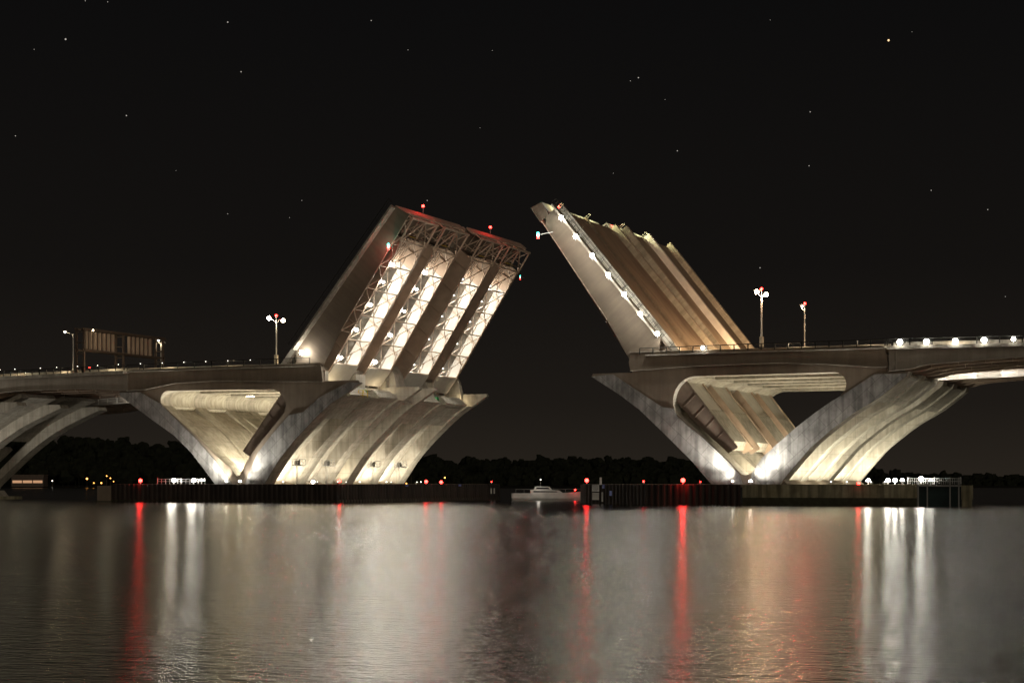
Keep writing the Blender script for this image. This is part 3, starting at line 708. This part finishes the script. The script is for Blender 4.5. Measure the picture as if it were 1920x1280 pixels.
# tall street lamps
def street_lamp(loc, h, label, arms=2, red=True, heads=('e_white', 'e_warm'), spread=1.35, power=500, tilt=0, wcol=WARM, rpow=250):
    t = thing('street_lamp', label, 'street lamp', loc, (0, 0, tilt), 'tall street lamps above the deck')
    MB().box((-.25, -.25, -1.2), (.25, .25, .25)).build('base', 'concrete', t)
    MB().tube((0, 0, .2), (0, 0, h), .13, .09).build('pole', 'galv', t)
    for k in range(arms):
        sg = (-1, 1)[k]; a = MB(); pr_ = (0, 0, h - .4)
        for q in ((sg * .45, 0, h + .1), (sg * spread * .95, -.05, h + (.55 if k == 0 else .2))): a.tube(pr_, q, .05); pr_ = q
        a.build('arm', 'galv', t)
        hx, hz = sg * spread, h + (.55 if k == 0 else .1)
        hd = MB().box((hx - .35, -.3, hz), (hx + .35, .2, hz + .18)).build('lamp_head', 'galv', t)
        MB().ball((hx, -.05, hz - .08), .33 if power > 300 else .2, 12, 8).build('lens', heads[k], hd, smooth=True)
        lamp_light('POINT', t, (hx, -.1, hz - .5), power, WHITE if heads[k] == 'e_white' else wcol, .2)
    if red:
        r = MB().tube((0, 0, h), (0, 0, h + .7), .05).build('red_beacon_stem', 'galv', t)
        MB().ball((0, 0, h + .85), .2, 10, 7).build('beacon', 'e_red', r, smooth=True)
        lamp_light('POINT', t, (0, 0, h + 1.0), rpow, RED, .2)
    return t
street_lamp((-37.4, 2, 24.1), 5.85, 'tall two headed lamp with a red beacon just left of the raised left leaf')
street_lamp((44.4, 2, 24.3), 6.3, 'tall two headed lamp with a red beacon, taller of the pair on the right deck', heads=('e_warm', 'e_warm'), spread=.7, power=2300, wcol=(1, .60, .34))
street_lamp((44.95, 24, 23.6), 6.9, 'slim lamp with a red beacon behind and right of the two headed lamp', arms=1, heads=('e_small', 'e_small'), spread=.4, power=120, rpow=2600)
street_lamp((-77.2, .4, 22.6), 6.4, 'slim grey lamp with one head reaching left beside the sign gantry', arms=1, red=False, heads=('e_small', 'e_small'), spread=1.7, power=150)
street_lamp((-75.9, 24, 23.0), 6.2, 'slim grey lamp standing at the far right end of the sign gantry', arms=2, red=False, heads=('e_small', 'e_small'), spread=.5, power=100)

# floodlights
def flood(loc, target, label, power, spot=80, col=WHITE, r=.3, group='floodlights at the foot of the piers', em='e_white', blend=.6, off=(0, 0, .25), rad=.3):
    t = thing('floodlight', label, 'floodlight', loc, (0, 0, 0), group)
    MB().box((-.08, -.08, -.5), (.08, .08, 0)).box((-.35, -.25, -.05), (.35, .2, .06)).build('housing', 'galv', t)
    MB().ball((0, 0, .14), r, 10, 7, .8).build('lens', em, t, smooth=True)
    tl = Vector(target) - Vector(loc)
    lamp_light('SPOT' if spot < 170 else 'POINT', t, off, power, col, rad, tl if spot < 170 else None, spot, blend)
    return t
def up_arm(t, tgt, power):
    lamp_light('SPOT', t, (0, -.1, .3), power, WHITE, .3, Vector(tgt) - t.location, 56, 1)
F = 3.3
# on the near cladding of each arm
up_arm(flood((-44.6, -1.7, F + .3), (-50.2, 2.2, 9.6), 'small floodlight aiming up the left arm of the left V pier', 2600, 100, r=.13, rad=.2, blend=1), (-53.5, .4, 12.5), 12000)
up_arm(flood((-42.0, -1.7, F + .3), (-36.8, 2.2, 10.5), 'small floodlight at the foot of the left pier aiming up its right arm', 2400, 100, r=.18, rad=.2, blend=1), (-33.0, .4, 14), 11000)
up_arm(flood((41.2, -1.7, F + .3), (35.4, 2.2, 9.5), 'small floodlight at the foot of the right pier aiming up its left arm', 1800, 100, r=.12, rad=.2, blend=1), (32.0, .4, 13), 12000)
up_arm(flood((43.9, -1.9, F + .3), (49.8, 2.2, 10), 'small floodlight at the foot of the right pier aiming up its right arm', 4500, 100, r=.2, rad=.2, blend=1), (54.0, .4, 13), 17000)
# up the channel soffit of the left pier and the outer soffit of the right pier
bays = [(6.1, 'first'), (15.7, 'second'), (31.9, 'third'), (42.0, 'fourth')]
for k, (y, nme) in enumerate(bays):
    flood((-38.25, y - .6, F + .2), (-39.4, y + .4, 7.1), 'floodlight washing the %s bay of the left pier, counted from the near rib' % nme, 3400, 160, col=(1, .90, .74), r=.12 if k != 1 else .3, rad=.3, em='e_small' if k != 1 else 'e_white')
    flood((47.75, y - .5, F + .2), (46.6, y + .5, 7.1), 'floodlight washing the %s bay of the right pier, counted from the near rib' % nme, 14000, 160, col=(1, .93, .76), r=.14, rad=.3, em='e_small')
for k, (y, nme) in enumerate(bays):  # added fill lights brightening the rib soffits in place of bounce
    flood((-33.6, y + 2.6, F + .2), (-35.4, y + 4.2, 7.1), 'added outer fill light %s of the left pier in its %s bay' % ('beside the ribs', nme), 1500, 155, col=(1, .90, .72), r=.07, em='e_small')
    flood((53.0, y + 2.2, F + .2), (51.4, y + 3.8, 7.1), 'added outer fill light %s of the right pier in its %s bay' % ('beside the ribs', nme), 4200, 155, col=(1, .93, .74), r=.1, em='e_small')
for y, a in ((23.9, 'left'), (23.9, 'right')):
    flood((-38.4 if a == 'left' else 47.6, y, F + .25), (-39.4 if a == 'left' else 46.6, y + 1, 7.1), 'floodlight under the centre gap of the %s pier' % a, 900 if a == 'left' else 4500, 155, col=(1, .88, .66), r=.12, em='e_small')
# inside each V
for sgn, nme, xx in ((-1, 'left', -42.8), (1, 'right', 44.2)):
    for k, (y, n2) in enumerate(bays):
        flood((xx, y, 5.6), (xx - 7.5 if sgn < 0 else xx - 4, y, 15), 'warm floodlight inside the V of the %s pier in its %s bay' % (nme, n2), 9000 if sgn < 0 else 4000, 175, col=(1, .89, .68), r=.12, em='e_small', rad=.4)
# machinery floor of the left pier, at the leaf roots
for k, (x, y) in enumerate(((-27.2, 2.6), (-26.0, 10.8), (-26.5, 18.2), (-26.5, 28.9), (-26.0, 36.3), (-25.5, 46))):
    t = flood((x, y, 17.95), (x, y, 22), 'warm work lamp %s on the machinery floor' % ('at the near end', 'between the first two roots', 'beside the second root', 'beside the third root', 'between the last two roots', 'at the far end')[k].split(',')[0], 230, 175, col=(1, .8, .5), r=.1, em='e_small', off=(0, 0, .5), group='work lamps on the machinery floor')
for k, (x, y) in enumerate(((35.2, 6), (35.2, 17), (35.8, 33))):
    flood((x, y, 22.5), (x, y, 26), '%s orange floodlight at the foot of the raised right leaves' % ('near', 'middle', 'far')[k], (1800, 3300, 7500)[k], 175, col=(1, .64, .33), r=.16, em='e_warm', off=(0, 0, .7), group='floodlights at the foot of the right leaves')
# no stop beacon is built for the third right leaf barrier
# platform floods
for k, (x, y, r_, pw) in enumerate(((-53.29, -4, .34, 190), (-49.42, -4, .34, 190), (-47.86, -4, .2, 30))):
    flood((x, y, F + .45), (x + 2, y - 8, 2), '%s bright floodlight beside the white railing on the left fender' % ('leftmost', 'middle', 'rightmost')[k], pw, 175, r=r_, group='floodlights beside the left fender railing', off=(0, -1.2, .2))
for k, (x, y, r_, pw) in enumerate(((61.24, -4, .27, 170), (63.95, -4, .30, 110), (64.6, -2.5, .34, 110), (65.91, -4, .26, 40), (68.44, -4, .34, 230), (69.73, -4, .2, 20))):
    flood((x, y, F + (.4 if k != 4 else .6)), (x + 2, y - 8, 2), '%s bright floodlight of the cluster on the right fender' % ('first', 'second', 'third', 'fourth', 'fifth', 'last')[k], pw, 175, r=r_, group='floodlights on the right fender', off=(0, -.5, .3))

# navigation lights
def nav(loc, label, power=500, r=.24, green=False, stem=.5):
    t = thing('navigation_light', label, 'navigation light', loc, (0, 0, 0), 'red navigation lights')
    MB().tube((0, 0, -stem), (0, 0, -.1), .06).tube((0, 0, -.15), (0, 0, -.02), .2, .16).build('base', 'galv', t)
    MB().ball((0, 0, .1), r, 10, 7).build('lens', 'e_red', t, smooth=True)
    if power: lamp_light('POINT', t, (0, -.3, .12) if stem < .9 else (1.2, -1.2, 1.6), power, RED, .25)
nav((-58.41, -6.1, 3.75), 'red light left of the white railing on the left fender', 170, .3)
nav((-20.9, -6.1, 3.65), 'red light at the foot of the ribs on the left fender corner', 14, .24)
nav((-20.6, 22.9, 3.6), 'left one of the paired red lights beyond the left pier ribs', 26, .28)
nav((-20.6, 28.6, 3.5), 'right one of the paired red lights beyond the left pier ribs', 26, .28)
nav((-20.6, 49.3, 3.6), 'small dim red light at the far end of the left fender', 0, .1, stem=.3)
nav((15.4, 6.6, 3.75), 'large red light near the boat end of the right fender', 50, .3)
nav((35.6, -7.2, 3.75), 'large red light close to the left foot of the right pier', 330, .32)
nav((28.0, -2.6, 3.6), 'small dim red light between the two large ones on the right fender', 0, .12, stem=.3)
nav((38.2, -7.3, 3.55), 'tiny dim red light against the foot of the right pier', 0, .08, stem=.3)
nav((60.6, -7.0, 3.3), 'red light below the white floodlight cluster on the right fender', 50, .2, stem=.2)
for i, lab in ((0, 'red beacon on the tip of the nearest left leaf'), (2, 'red beacon on the tip of the third left leaf')):
    rt, p = LEAVES['left', i]; w = leaf_world(rt, p(30.9, 7.0, .2)); nav(tuple(w + Vector((0, 0, .95))), lab, 240, .24, stem=1.0)
rt, p = LEAVES['right', 0]; w = leaf_world(rt, p(29.6, 3.3, 1.1)); nav(tuple(w + Vector((0, 0, .2))), 'dim red beacon on the tip of the nearest right leaf', 60, .14, stem=.3)
rt, p = LEAVES['right', 2]; w = leaf_world(rt, p(29.6, 1.0, 1.1)); nav(tuple(w + Vector((0, 0, .2))), 'dim red beacon on the tip of the third right leaf', 60, .12, stem=.3)
def nav3(loc, label, k=1, dx=0):
    t = thing('channel_signal', label, 'navigation light', loc, (0, 0, 0), 'red and green channel signals')
    MB().bar((dx, 1.7, .1 + dx * .35), (0, .1, .1), .09).box((-.15, -.1, -.5), (.15, .12, .5)).build('bracket', 'galv', t)
    MB().ball((0, -.12, .28), .2 * k, 10, 7).build('green_lens', 'e_green', t, smooth=True); MB().ball((0, -.12, 0), .2 * k, 10, 7).build('white_lens', 'e_small', t, smooth=True)
    MB().ball((0, -.12, -.28), .2 * k, 10, 7).build('red_lens', 'e_red', t, smooth=True)
    if k > .5:
        lamp_light('POINT', t, (-.3, -.3, -.45), 130, RED, .1); lamp_light('POINT', t, (-.3, -.3, .4), 50, (.2, 1, .8), .1)
nav3((-14.55, -1.7, 40.35), 'green white and red signal on the side bracing of the left leaf')
nav3((11.2, -2.4, 40.5), 'green white and red signal hanging off the underside edge of the right leaf', 1, 1.6)
nav3((-14.9, 49.6, 41.0), 'tiny green and red signal on the far edge of the left leaves', .35)

# ------------------------------------------------------------------ fenders
def corrugated(path, z0, z1, pitch=.9, depth=.28):
    mb = MB(); vs = []; side = 1
    for (xa, ya), (xb, yb) in zip(path, path[1:]):
        d = Vector((xb - xa, yb - ya)); L_ = d.length; d.normalize(); nrm = Vector((d.y, -d.x)); n = max(1, int(L_ / pitch))
        for i in range(n):
            for f_, o in ((0, 0), (.34, 0), (.5, 1), (.84, 1)):
                s = (i + f_) / n * L_; q = Vector((xa, ya)) + d * s + nrm * o * depth; vs.append(q)
    k = len(vs); mb.add([(v.x, v.y, z0) for v in vs] + [(v.x, v.y, z1) for v in vs], [(i, i + 1, i + 1 + k, i + k) for i in range(k - 1)])
    return mb
def fender_left():
    rt = thing('fender', 'long dark corrugated steel fender around the foot of the left pier', 'fender', (-42, 0, 0)); off = rt.location.copy()
    P = [(-64, 52), (-64, -6.2), (-21, -6.2), (-20.3, 20), (-20.3, 52), (-24, 54)]
    def B(mb, n, m): o = mb.build(n, m, rt); o.location = -off
    B(corrugated(P, -1.2, F - .05), 'sheet_piling', 'sheet')
    B(MB().plan([(-63.9, 52), (-63.9, -6.1), (-21.1, -6.1), (-20.4, 20), (-20.4, 52)], F - .4, F - .02), 'top_slab', 'girderc')
    w = MB()
    for (a, b) in zip(P, P[1:]): w.bar((*a, WL + .25), (*b, WL + .25), .34, .5)
    B(w, 'rubbing_strip', 'wet')
fender_left()
def fender_right():
    rt = thing('fender', 'dark corrugated steel fender reaching towards the channel from the right pier', 'fender', (28, 0, 0)); off = rt.location.copy()
    P = [(22, 50), (12, 40), (12, 13), (17.2, 2.5), (30, -6.5), (44.3, -7.2)]
    def B(mb, n, m): o = mb.build(n, m, rt); o.location = -off
    B(corrugated(P, -1.2, F - .05), 'sheet_piling', 'sheet')
    B(MB().plan([(22, 49), (12.1, 40), (12.1, 13), (17.3, 2.6), (30, -6.4), (44.3, -7.1), (44.3, 49)], F - .4, F - .02), 'top_slab', 'girderc')
    rt = thing('pile_cap', 'stained pale concrete pile cap under the right pier with a darker waterline', 'pile cap', (60, 0, 0)); off = rt.location.copy()
    q = lambda e: [(44.32, -7.25 - e), (68.5, -7.25 - e), (67.0, -2), (60.0, 50), (44.32, 50)]
    B(MB().plan(q(0), 1.45, F - .1), 'upper_wall', 'cap'); B(MB().plan(q(-.05), -1, 1.45), 'lower_wall', 'wet'); B(MB().plan(q(.1), F - .12, F - .04), 'coping', 'cap')
    rt = thing('landing_stage', 'dark glassy landing box with posts at the right end of the pile cap', 'landing stage', (71, 0, 0)); off = rt.location.copy()
    B(MB().box((68.55, -6.4, -1), (74.1, -3.5, F - .25)), 'body', 'glassdark')
    w = MB()
    for x in (68.7, 69.9, 72.9, 74.05): w.box((x - .07, -7.3, -.8), (x + .07, -7.15, F + (.0 if x < 72 else .9)))
    w.box((68.55, -7.3, F - .3), (74.2, -6.0, F - .1)); B(w, 'frame', 'galv')
    rt = thing('dolphin', 'short pale concrete block past the landing stage at the far right', 'dolphin', (75, 0, 0)); off = rt.location.copy()
    B(MB().box((74.3, -6.8, 1.3), (75.6, -5.5, F - .15)).box((74.35, -6.7, -1), (75.5, -5.6, 1.3)), 'block', 'cap')
    rt = thing('dolphin', 'dim concrete block in the water at the left end of the left fender', 'dolphin', (-66, -4, 0)); off = rt.location.copy()
    B(MB().box((-67.2, -6, -1), (-64.4, -2, F - .3)), 'block', 'girderc'); B(MB().box((-67.4, -6.2, -.5), (-64.35, -1.8, WL + .12)), 'collar', 'wet')
fender_right()
def cap_railing(x0, x1, y, label, step=.45, gap=None):
    rt = thing('railing', label, 'railing', (x0, y, F)); mb = MB(); x = 0
    while x <= x1 - x0: mb.box((x - .025, -.025, 0), (x + .025, .025, .78)); x += step
    for z in (.4, .78): mb.box((0, -.03, z), (x1 - x0, .03, z + .05))
    mb.build('bars', 'galv', rt); q = MB()
    for x in (0, (x1 - x0) / 2, x1 - x0): q.box((x - .06, -.06, 0), (x + .06, .06, .95))
    q.build('posts', 'galv', rt)
cap_railing(-56.8, -47.5, -3.6, 'white railing behind the floodlights on the left fender', .8)
cap_railing(66.5, 73.6, -3.2, 'white barred railing beside the floodlights on the right fender', .3)

# notices on the fenders
def board(loc, w, h, rotz, label, m='whitep', lines=0):
    t = thing('notice_board', label, 'sign', loc, (0, 0, rotz))
    MB().box((-w / 2, -.04, -h / 2), (w / 2, .04, h / 2)).build('panel', m, t)
    if lines:
        q = MB()
        for i in range(lines):
            x = -w / 2 + .15; z = h / 2 - (i + .6) * h / (lines + .4)
            while x < w / 2 - .2:
                l_ = random.uniform(.08, .3); q.box((x, -.055, z - .04), (min(x + l_, w / 2 - .12), -.042, z + .04)); x += l_ + .08
        q.build('lettering', 'black', t)
board((19.3, .45, 2.72), 1.75, 1.0, R(-35), 'upper white notice board with small text on the right fender', 'whitep', 5)
board((19.3, .45, 1.5), 1.75, 1.1, R(-35), 'lower plain tan board under the white notice board', 'galv')
board((20.75, -.55, 1.4), .35, 1.4, R(-35), 'narrow tan plate right of the lower tan board', 'galv')
board((21.0, -.75, 2.95), .5, .55, R(-35), 'small blue plate right of the white notice board', 'bluep')
board((22.6, -1.9, 1.95), .55, .7, R(-35), 'small blue plate standing apart, farther right of the notice board', 'bluep')
board((-19.95, 14.6, 3.05), .9, .35, R(90), 'small blue plate on the left fender nearer the ribs', 'bluep')
board((-19.95, 34.7, 3.05), .9, .35, R(90), 'small blue plate on the left fender beyond the paired red lights', 'bluep')
t = thing('gauge_post', 'thin pale gauge standing above the white notice board', 'gauge', (20.2, .2, 3.3)); MB().box((-.14, -.1, 0), (.14, .1, 1.0)).box((-.2, -.14, -.1), (.2, .14, .05)).build('post', 'whitep', t)
for k, y in enumerate((47.6, 48.9)):
    t = thing('gauge_plate', '%s of two upright white plates at the far end of the left fender' % ('left', 'right')[k], 'sign', (-19.9, y, 2.0)); MB().box((0, -.2, -.5), (.08, .2, .5)).build('plate', 'whitep', t)

# ------------------------------------------------------------------ sign gantry
def gantry():
    rt = thing('sign_gantry', 'brown overhead sign gantry seen from behind above the left deck', 'sign gantry', (-75.4, 0, 22.2)); X = 0
    for y in (0, 11.0, 22.8):
        lg = MB()
        for dx in (-.8, .8): lg.box((dx - .16, y - .16, 0), (dx + .16, y + .16, 7.6))
        for z in (1.4, 3.3, 5.2, 7.0): lg.box((-.8, y - .1, z), (.8, y + .1, z + .18))
        lg.build('leg', 'brown', rt)
    bm_ = MB()
    for dx in (-.8, .8):
        for z in (7.5, 3.9): bm_.box((dx - .16, -.4, z), (dx + .16, 23.2, z + .32))
    for i in range(24): bm_.bar((-.8, i, 7.7), (.8, i + .9, 7.7), .1)
    for i in range(24): bm_.bar((.8, i, 7.5), (.8, i + .95, 7.4), .1)
    bm_.build('box_truss', 'brown', rt)
    for (a, b) in ((.9, 9.0), (13.0, 20.4)):
        s = MB(); s.box((.2, a, 4.1), (.28, b, 7.4)).build('sign_panel', 'brown', rt)
        v = MB(); y = a
        while y <= b: v.box((.28, y - .12, 4.1), (.75, y + .12, 7.3)); y += 1.25
        v.build('stiffeners', 'steel', rt)
    MB().ball((.9, 2.3, 7.55), .14, 8, 5).build('lamp', 'e_warm', rt)
gantry()
# traffic lights glimpsed through the rail
t = thing('traffic_signal', 'tiny red light showing just above the left deck rail near the gantry', 'signal', (-74.2, 1.0, 23.2)); MB().box((-.15, 0, -.6), (.15, .2, .2)).build('housing', 'black', t); MB().ball((0, -.05, .1), .12, 8, 5).build('lens', 'e_red', t)
# added fill lights stand in for street-light spill on the barriers
for k, (x, y) in enumerate(((-90, 3.4), (-80, 3.4), (-70, 3.4), (-58, 3.4), (-46, 3.4), (-34, 3.6), (34, 3.4), (50, 3.4), (60, 3.4), (72, 3.4), (84, 3.4))):
    t = thing('barrier_fill_light', 'added warm fill light behind the crash barrier %s' % ('of the left deck' if x < 0 else 'of the right deck'), 'lamp', (x, y, 22.2), (0, 0, 0), 'added fill lights behind the barriers, %s deck' % ('left' if x < 0 else 'right'))
    MB().box((-.1, -.1, -.1), (.1, .1, .5)).build('stem', 'galv', t); MB().ball((0, 0, .6), .12, 8, 5).build('lens', 'e_small', t); lamp_light('POINT', t, (0, -2.6, 1.1), 170 if abs(x) > 59 else 380, WARM, .2)

# ------------------------------------------------------------------ machinery at the left leaf roots
def machinery():
    for k, y in enumerate((3.4, 10.6, 29, 37)):
        t = thing('motor_unit', 'green and grey drive motor by the %s leaf root of the left pier' % nm[k], 'machine', (-26.2, y, 17.4), (0, 0, 0), 'drive motors on the machinery floor')
        MB().box((-.9, -.7, 0), (.9, .7, .5)).build('bed', 'galv', t); MB().tube((-.7, 0, .95), (.7, 0, .95), .5, n=16).build('motor', 'green', t); MB().box((-.4, -.95, .5), (.4, -.72, 1.5)).build('cabinet', 'white_steel' if k else 'orange', t)
    t = thing('guard_rail', 'small yellow guard rail on the machinery floor below the second left leaf', 'guard rail', (-24.4, 6.2, 17.4)); g = MB()
    for x in (0, .8): 
        for yy in (0, 1.6): g.bar((x, yy, 0), (x, yy, 1.1), .09)
    for z in (.35, .7, 1.1): g.bar((.8, 0, z), (.8, 1.6, z), .08); g.bar((0, 0, z), (.8, 0, z), .08)
    g.build('bars', 'yellow', t)
    t = thing('guard_rail', 'thin grey guard rail along the edge of the machinery floor by the centre ribs', 'guard rail', (-24.0, 12, 17.4)); g = MB()
    for i in range(12): g.bar((0, i * .6, 0), (0, i * .6, 1.0), .04)
    for z in (.5, 1.0): g.bar((0, 0, z), (0, 6.6, z), .05)
    g.build('bars', 'galv', t)
    for k, y in enumerate((22.6, 47.2)):
        t = thing('trunnion_tower', '%s curved concrete trunnion tower beside the leaf roots' % ('tall central' , 'brown far')[k], 'tower', (-27.5, y - (.6 if k == 0 else 0), 17.4))
        MB().prism([(-2.5, 0), (2.0, 0), (1.9, 2.6), (1.4, 4.6), (.4, 6.2), (-2.5, 6.6)], -.5, .5 if k else 2.8).build('tower', 'concrete', t)
machinery()
# fan units at the bottom of the right V
for k, (x, y) in enumerate(((43.6, 9.0), (42.6, 13.5), (42.6, 30))):
    t = thing('fan_unit', '%s round green fan box at the bottom of the right V' % ('largest', 'second', 'farthest')[k], 'fan', (x, y, 6.6), (0, 0, R(20)))
    MB().box((-.75, -.3, -.75), (.75, .3, .75)).build('casing', 'white_steel', t); MB().tube((0, -.33, 0), (0, -.3, 0), .55, n=20).build('grille', 'green', t); MB().tube((0, -.37, 0), (0, -.33, 0), .2, n=12).build('hub', 'white_steel', t)

# ------------------------------------------------------------------ sailing boat passing through
def boat():
    t = thing('motor_boat', 'long white hulled motor boat with a red side light, left of the right fender', 'boat', (0, 35, WL), (0, 0, TH + R(4)))
    x, y = shore_pt((1028 - 960) / 3292, 318); t.location = (x, y, WL)
    n = 16; vs = []; 
    for i in range(n + 1):
        u = -1 + 2 * i / n; w = 1.75 * (1 - max(0, u) ** 2.4) * (1 - .25 * max(0, -u) ** 2); sheer = 1.25 + .35 * max(0, u) ** 2; xx = u * 6.6
        w = max(w, .04)
        vs += [(xx, -w, sheer), (xx, -w * .92, .35), (xx * .94, -w * .3, -.35), (xx * .94, w * .3, -.35), (xx, w * .92, .35), (xx, w, sheer)]
    fs = [(i * 6 + j, i * 6 + (j + 1) % 6, (i + 1) * 6 + (j + 1) % 6, (i + 1) * 6 + j) for i in range(n) for j in range(6)] + [tuple(range(6))[::-1], tuple(range(n * 6, n * 6 + 6))]
    MB().add(vs, fs).build('hull', 'whitep', t)
    MB().prism([(-3.2, 1.25), (2.6, 1.3), (1.9, 1.75), (-1.2, 1.95), (-3.2, 1.85)], -1.0, 1.0).build('cabin', 'whitep', t)
    MB().prism([(-2.8, 1.42), (1.6, 1.45), (1.4, 1.62), (-2.8, 1.7)], -1.02, -1.005).build('cabin_window', 'black', t)
    MB().prism([(-2.6, 1.9), (.6, 1.9), (.1, 2.45), (-2.4, 2.5)], -.8, .8).build('wheelhouse', 'whitep', t)
    MB().prism([(-2.3, 2.0), (.2, 2.0), (-.05, 2.3), (-2.2, 2.35)], -.815, -.803).build('wheelhouse_window', 'black', t)
    MB().tube((-1.4, 0, 2.45), (-1.4, 0, 3.6), .04).tube((-1.4, -.4, 3.1), (-1.4, .4, 3.1), .03).build('radar_pole', 'galv', t)
    r = MB()
    for i in range(9):
        xx = -6 + i * 1.5; r.bar((xx, -1.35, 1.3), (xx, -1.35, 1.95), .03)
    r.bar((-6, -1.35, 1.95), (6, -1.2, 2.05), .03); r.build('lifeline', 'galv', t)
    MB().ball((4.8, -.9, 1.85), .13, 8, 6).build('side_light', 'e_red', t); lamp_light('POINT', t, (4.8, -1.5, 1.9), 25, RED, .1)
    MB().ball((-1.4, 0, 3.7), .1, 8, 6).build('masthead_light', 'e_small', t)
    lamp_light('POINT', t, (-2, -2.6, 2.6), 30, WHITE, .2)
boat()

# ------------------------------------------------------------------ lights on the far shore
for k, (u, v, m, r) in enumerate(((98, 901, 'e_small', .30), (163, 897, 'e_orange', .55), (176, 905, 'e_orange', .3), (190, 905, 'e_orange', .42), (200, 892, 'e_orange', .3), (207, 896, 'e_orange', .32),
        (751, 901, 'e_orange', .5), (756, 906, 'e_orange', .35), (762, 906, 'e_orange', .4), (771, 877, 'e_small', .55), (789, 903, 'e_small', .3), (834, 895, 'e_orange', .42), (213, 902, 'e_orange', .25))):
    x, y = shore_pt((u - 960) / 3292, 1080); z = 3.516 + (904.4 - v) / 3292 * 1080
    col = 'white' if m == 'e_small' else 'orange'
    t = thing('shore_lamp', 'tiny %s lamp on the dark far shore %s' % (col, 'left of the left pier' if u < 400 else 'right of the left pier'), 'lamp', (x, y, z), (0, 0, 0), '%s shore lamps, %s' % (col, 'left' if u < 400 else 'middle'))
    MB().tube((0, 0, -z), (0, 0, -.2), .12, .08, 6).build('pole', 'brown', t); MB().ball((0, 0, 0), r, 8, 6).build('lens', m, t)
def low_building():
    x, y = shore_pt((52 - 960) / 3292, 1075); t = thing('lit_building', 'low dark building with a long band of orange windows on the far left shore', 'building', (x, y, 1.0), (0, 0, TH))
    MB().box((-10, 0, 0), (9.6, 10, 7)).build('wall', 'brown', t); MB().box((-10.4, -.5, 7), (10, 10.4, 7.4)).build('roof', 'dark_steel', t)
    for k in range(3): MB().box((-9.3 + k * 6.3, -.12, 2.3), (-3.6 + k * 6.3, -.02, 3.9)).build('window', 'e_win', t)
low_building()
# ------------------------------------------------------------------ stars
stars = [(123, 74, 1.5), (427, 42, 1.1), (452, 135, 1.0), (237, 217, 1.0), (696, 39, .8), (1197, 146, 1.0), (1270, 283, .9), (1519, 210, .9), (1517, 311, .8), (1425, 502, .9), (1746, 357, .8), (1852, 393, .8), (29, 255, .8),
         (801, 376, .8), (64, 93, .6), (765, 94, .6), (427, 401, .6), (566, 376, .6), (160, 2, .7), (202, 4, .7), (1182, 152, .6), (923, 95, .5), (543, 408, .5), (1444, 38, .5), (1885, 556, .6), (1247, 187, .5), (1150, 325, .5), (1710, 60, .45), (330, 320, .45), (900, 240, .45)]
for (u, v, r) in stars:
    zd = 3600; x, y = shore_pt((u - 960) / 3292, zd); z = 3.516 + (904.4 - v) / 3292 * zd
    o = MB().ball((0, 0, 0), r * 1.15, 8, 6).build('star', 'e_star'); o.location = (x, y, z); o['label'] = 'faint white star in the black night sky'; o['category'] = 'star'; o['group'] = 'faint stars'
x, y = shore_pt((1666 - 960) / 3292, 3600); o = MB().ball((0, 0, 0), 2.1, 8, 6).build('star', 'e_star2'); o.location = (x, y, 3.516 + (904.4 - 76) / 3292 * 3600)
o['label'] = 'brightest orange star high at the upper right of the sky'; o['category'] = 'star'

flood((-108.5, -7, 1.3), (-100, 2, 12), 'floodlight lighting the pale ribs of the pier at the left edge', 13000, 100, r=.12, em='e_small', group='floodlights at the foot of the left edge pier')

t = thing('bulkhead_lamp', 'small yellow lamp high inside the window of the left V pier', 'lamp', (-44.0, 4.5, 17.9)); MB().box((-.7, -.25, 0), (.7, .25, .3)).build('housing', 'galv', t); MB().box((-.6, -.27, -.12), (.6, .2, -.01)).build('lens', 'e_warm', t); lamp_light('POINT', t, (0, -.1, -.5), 160, WARM, .2)
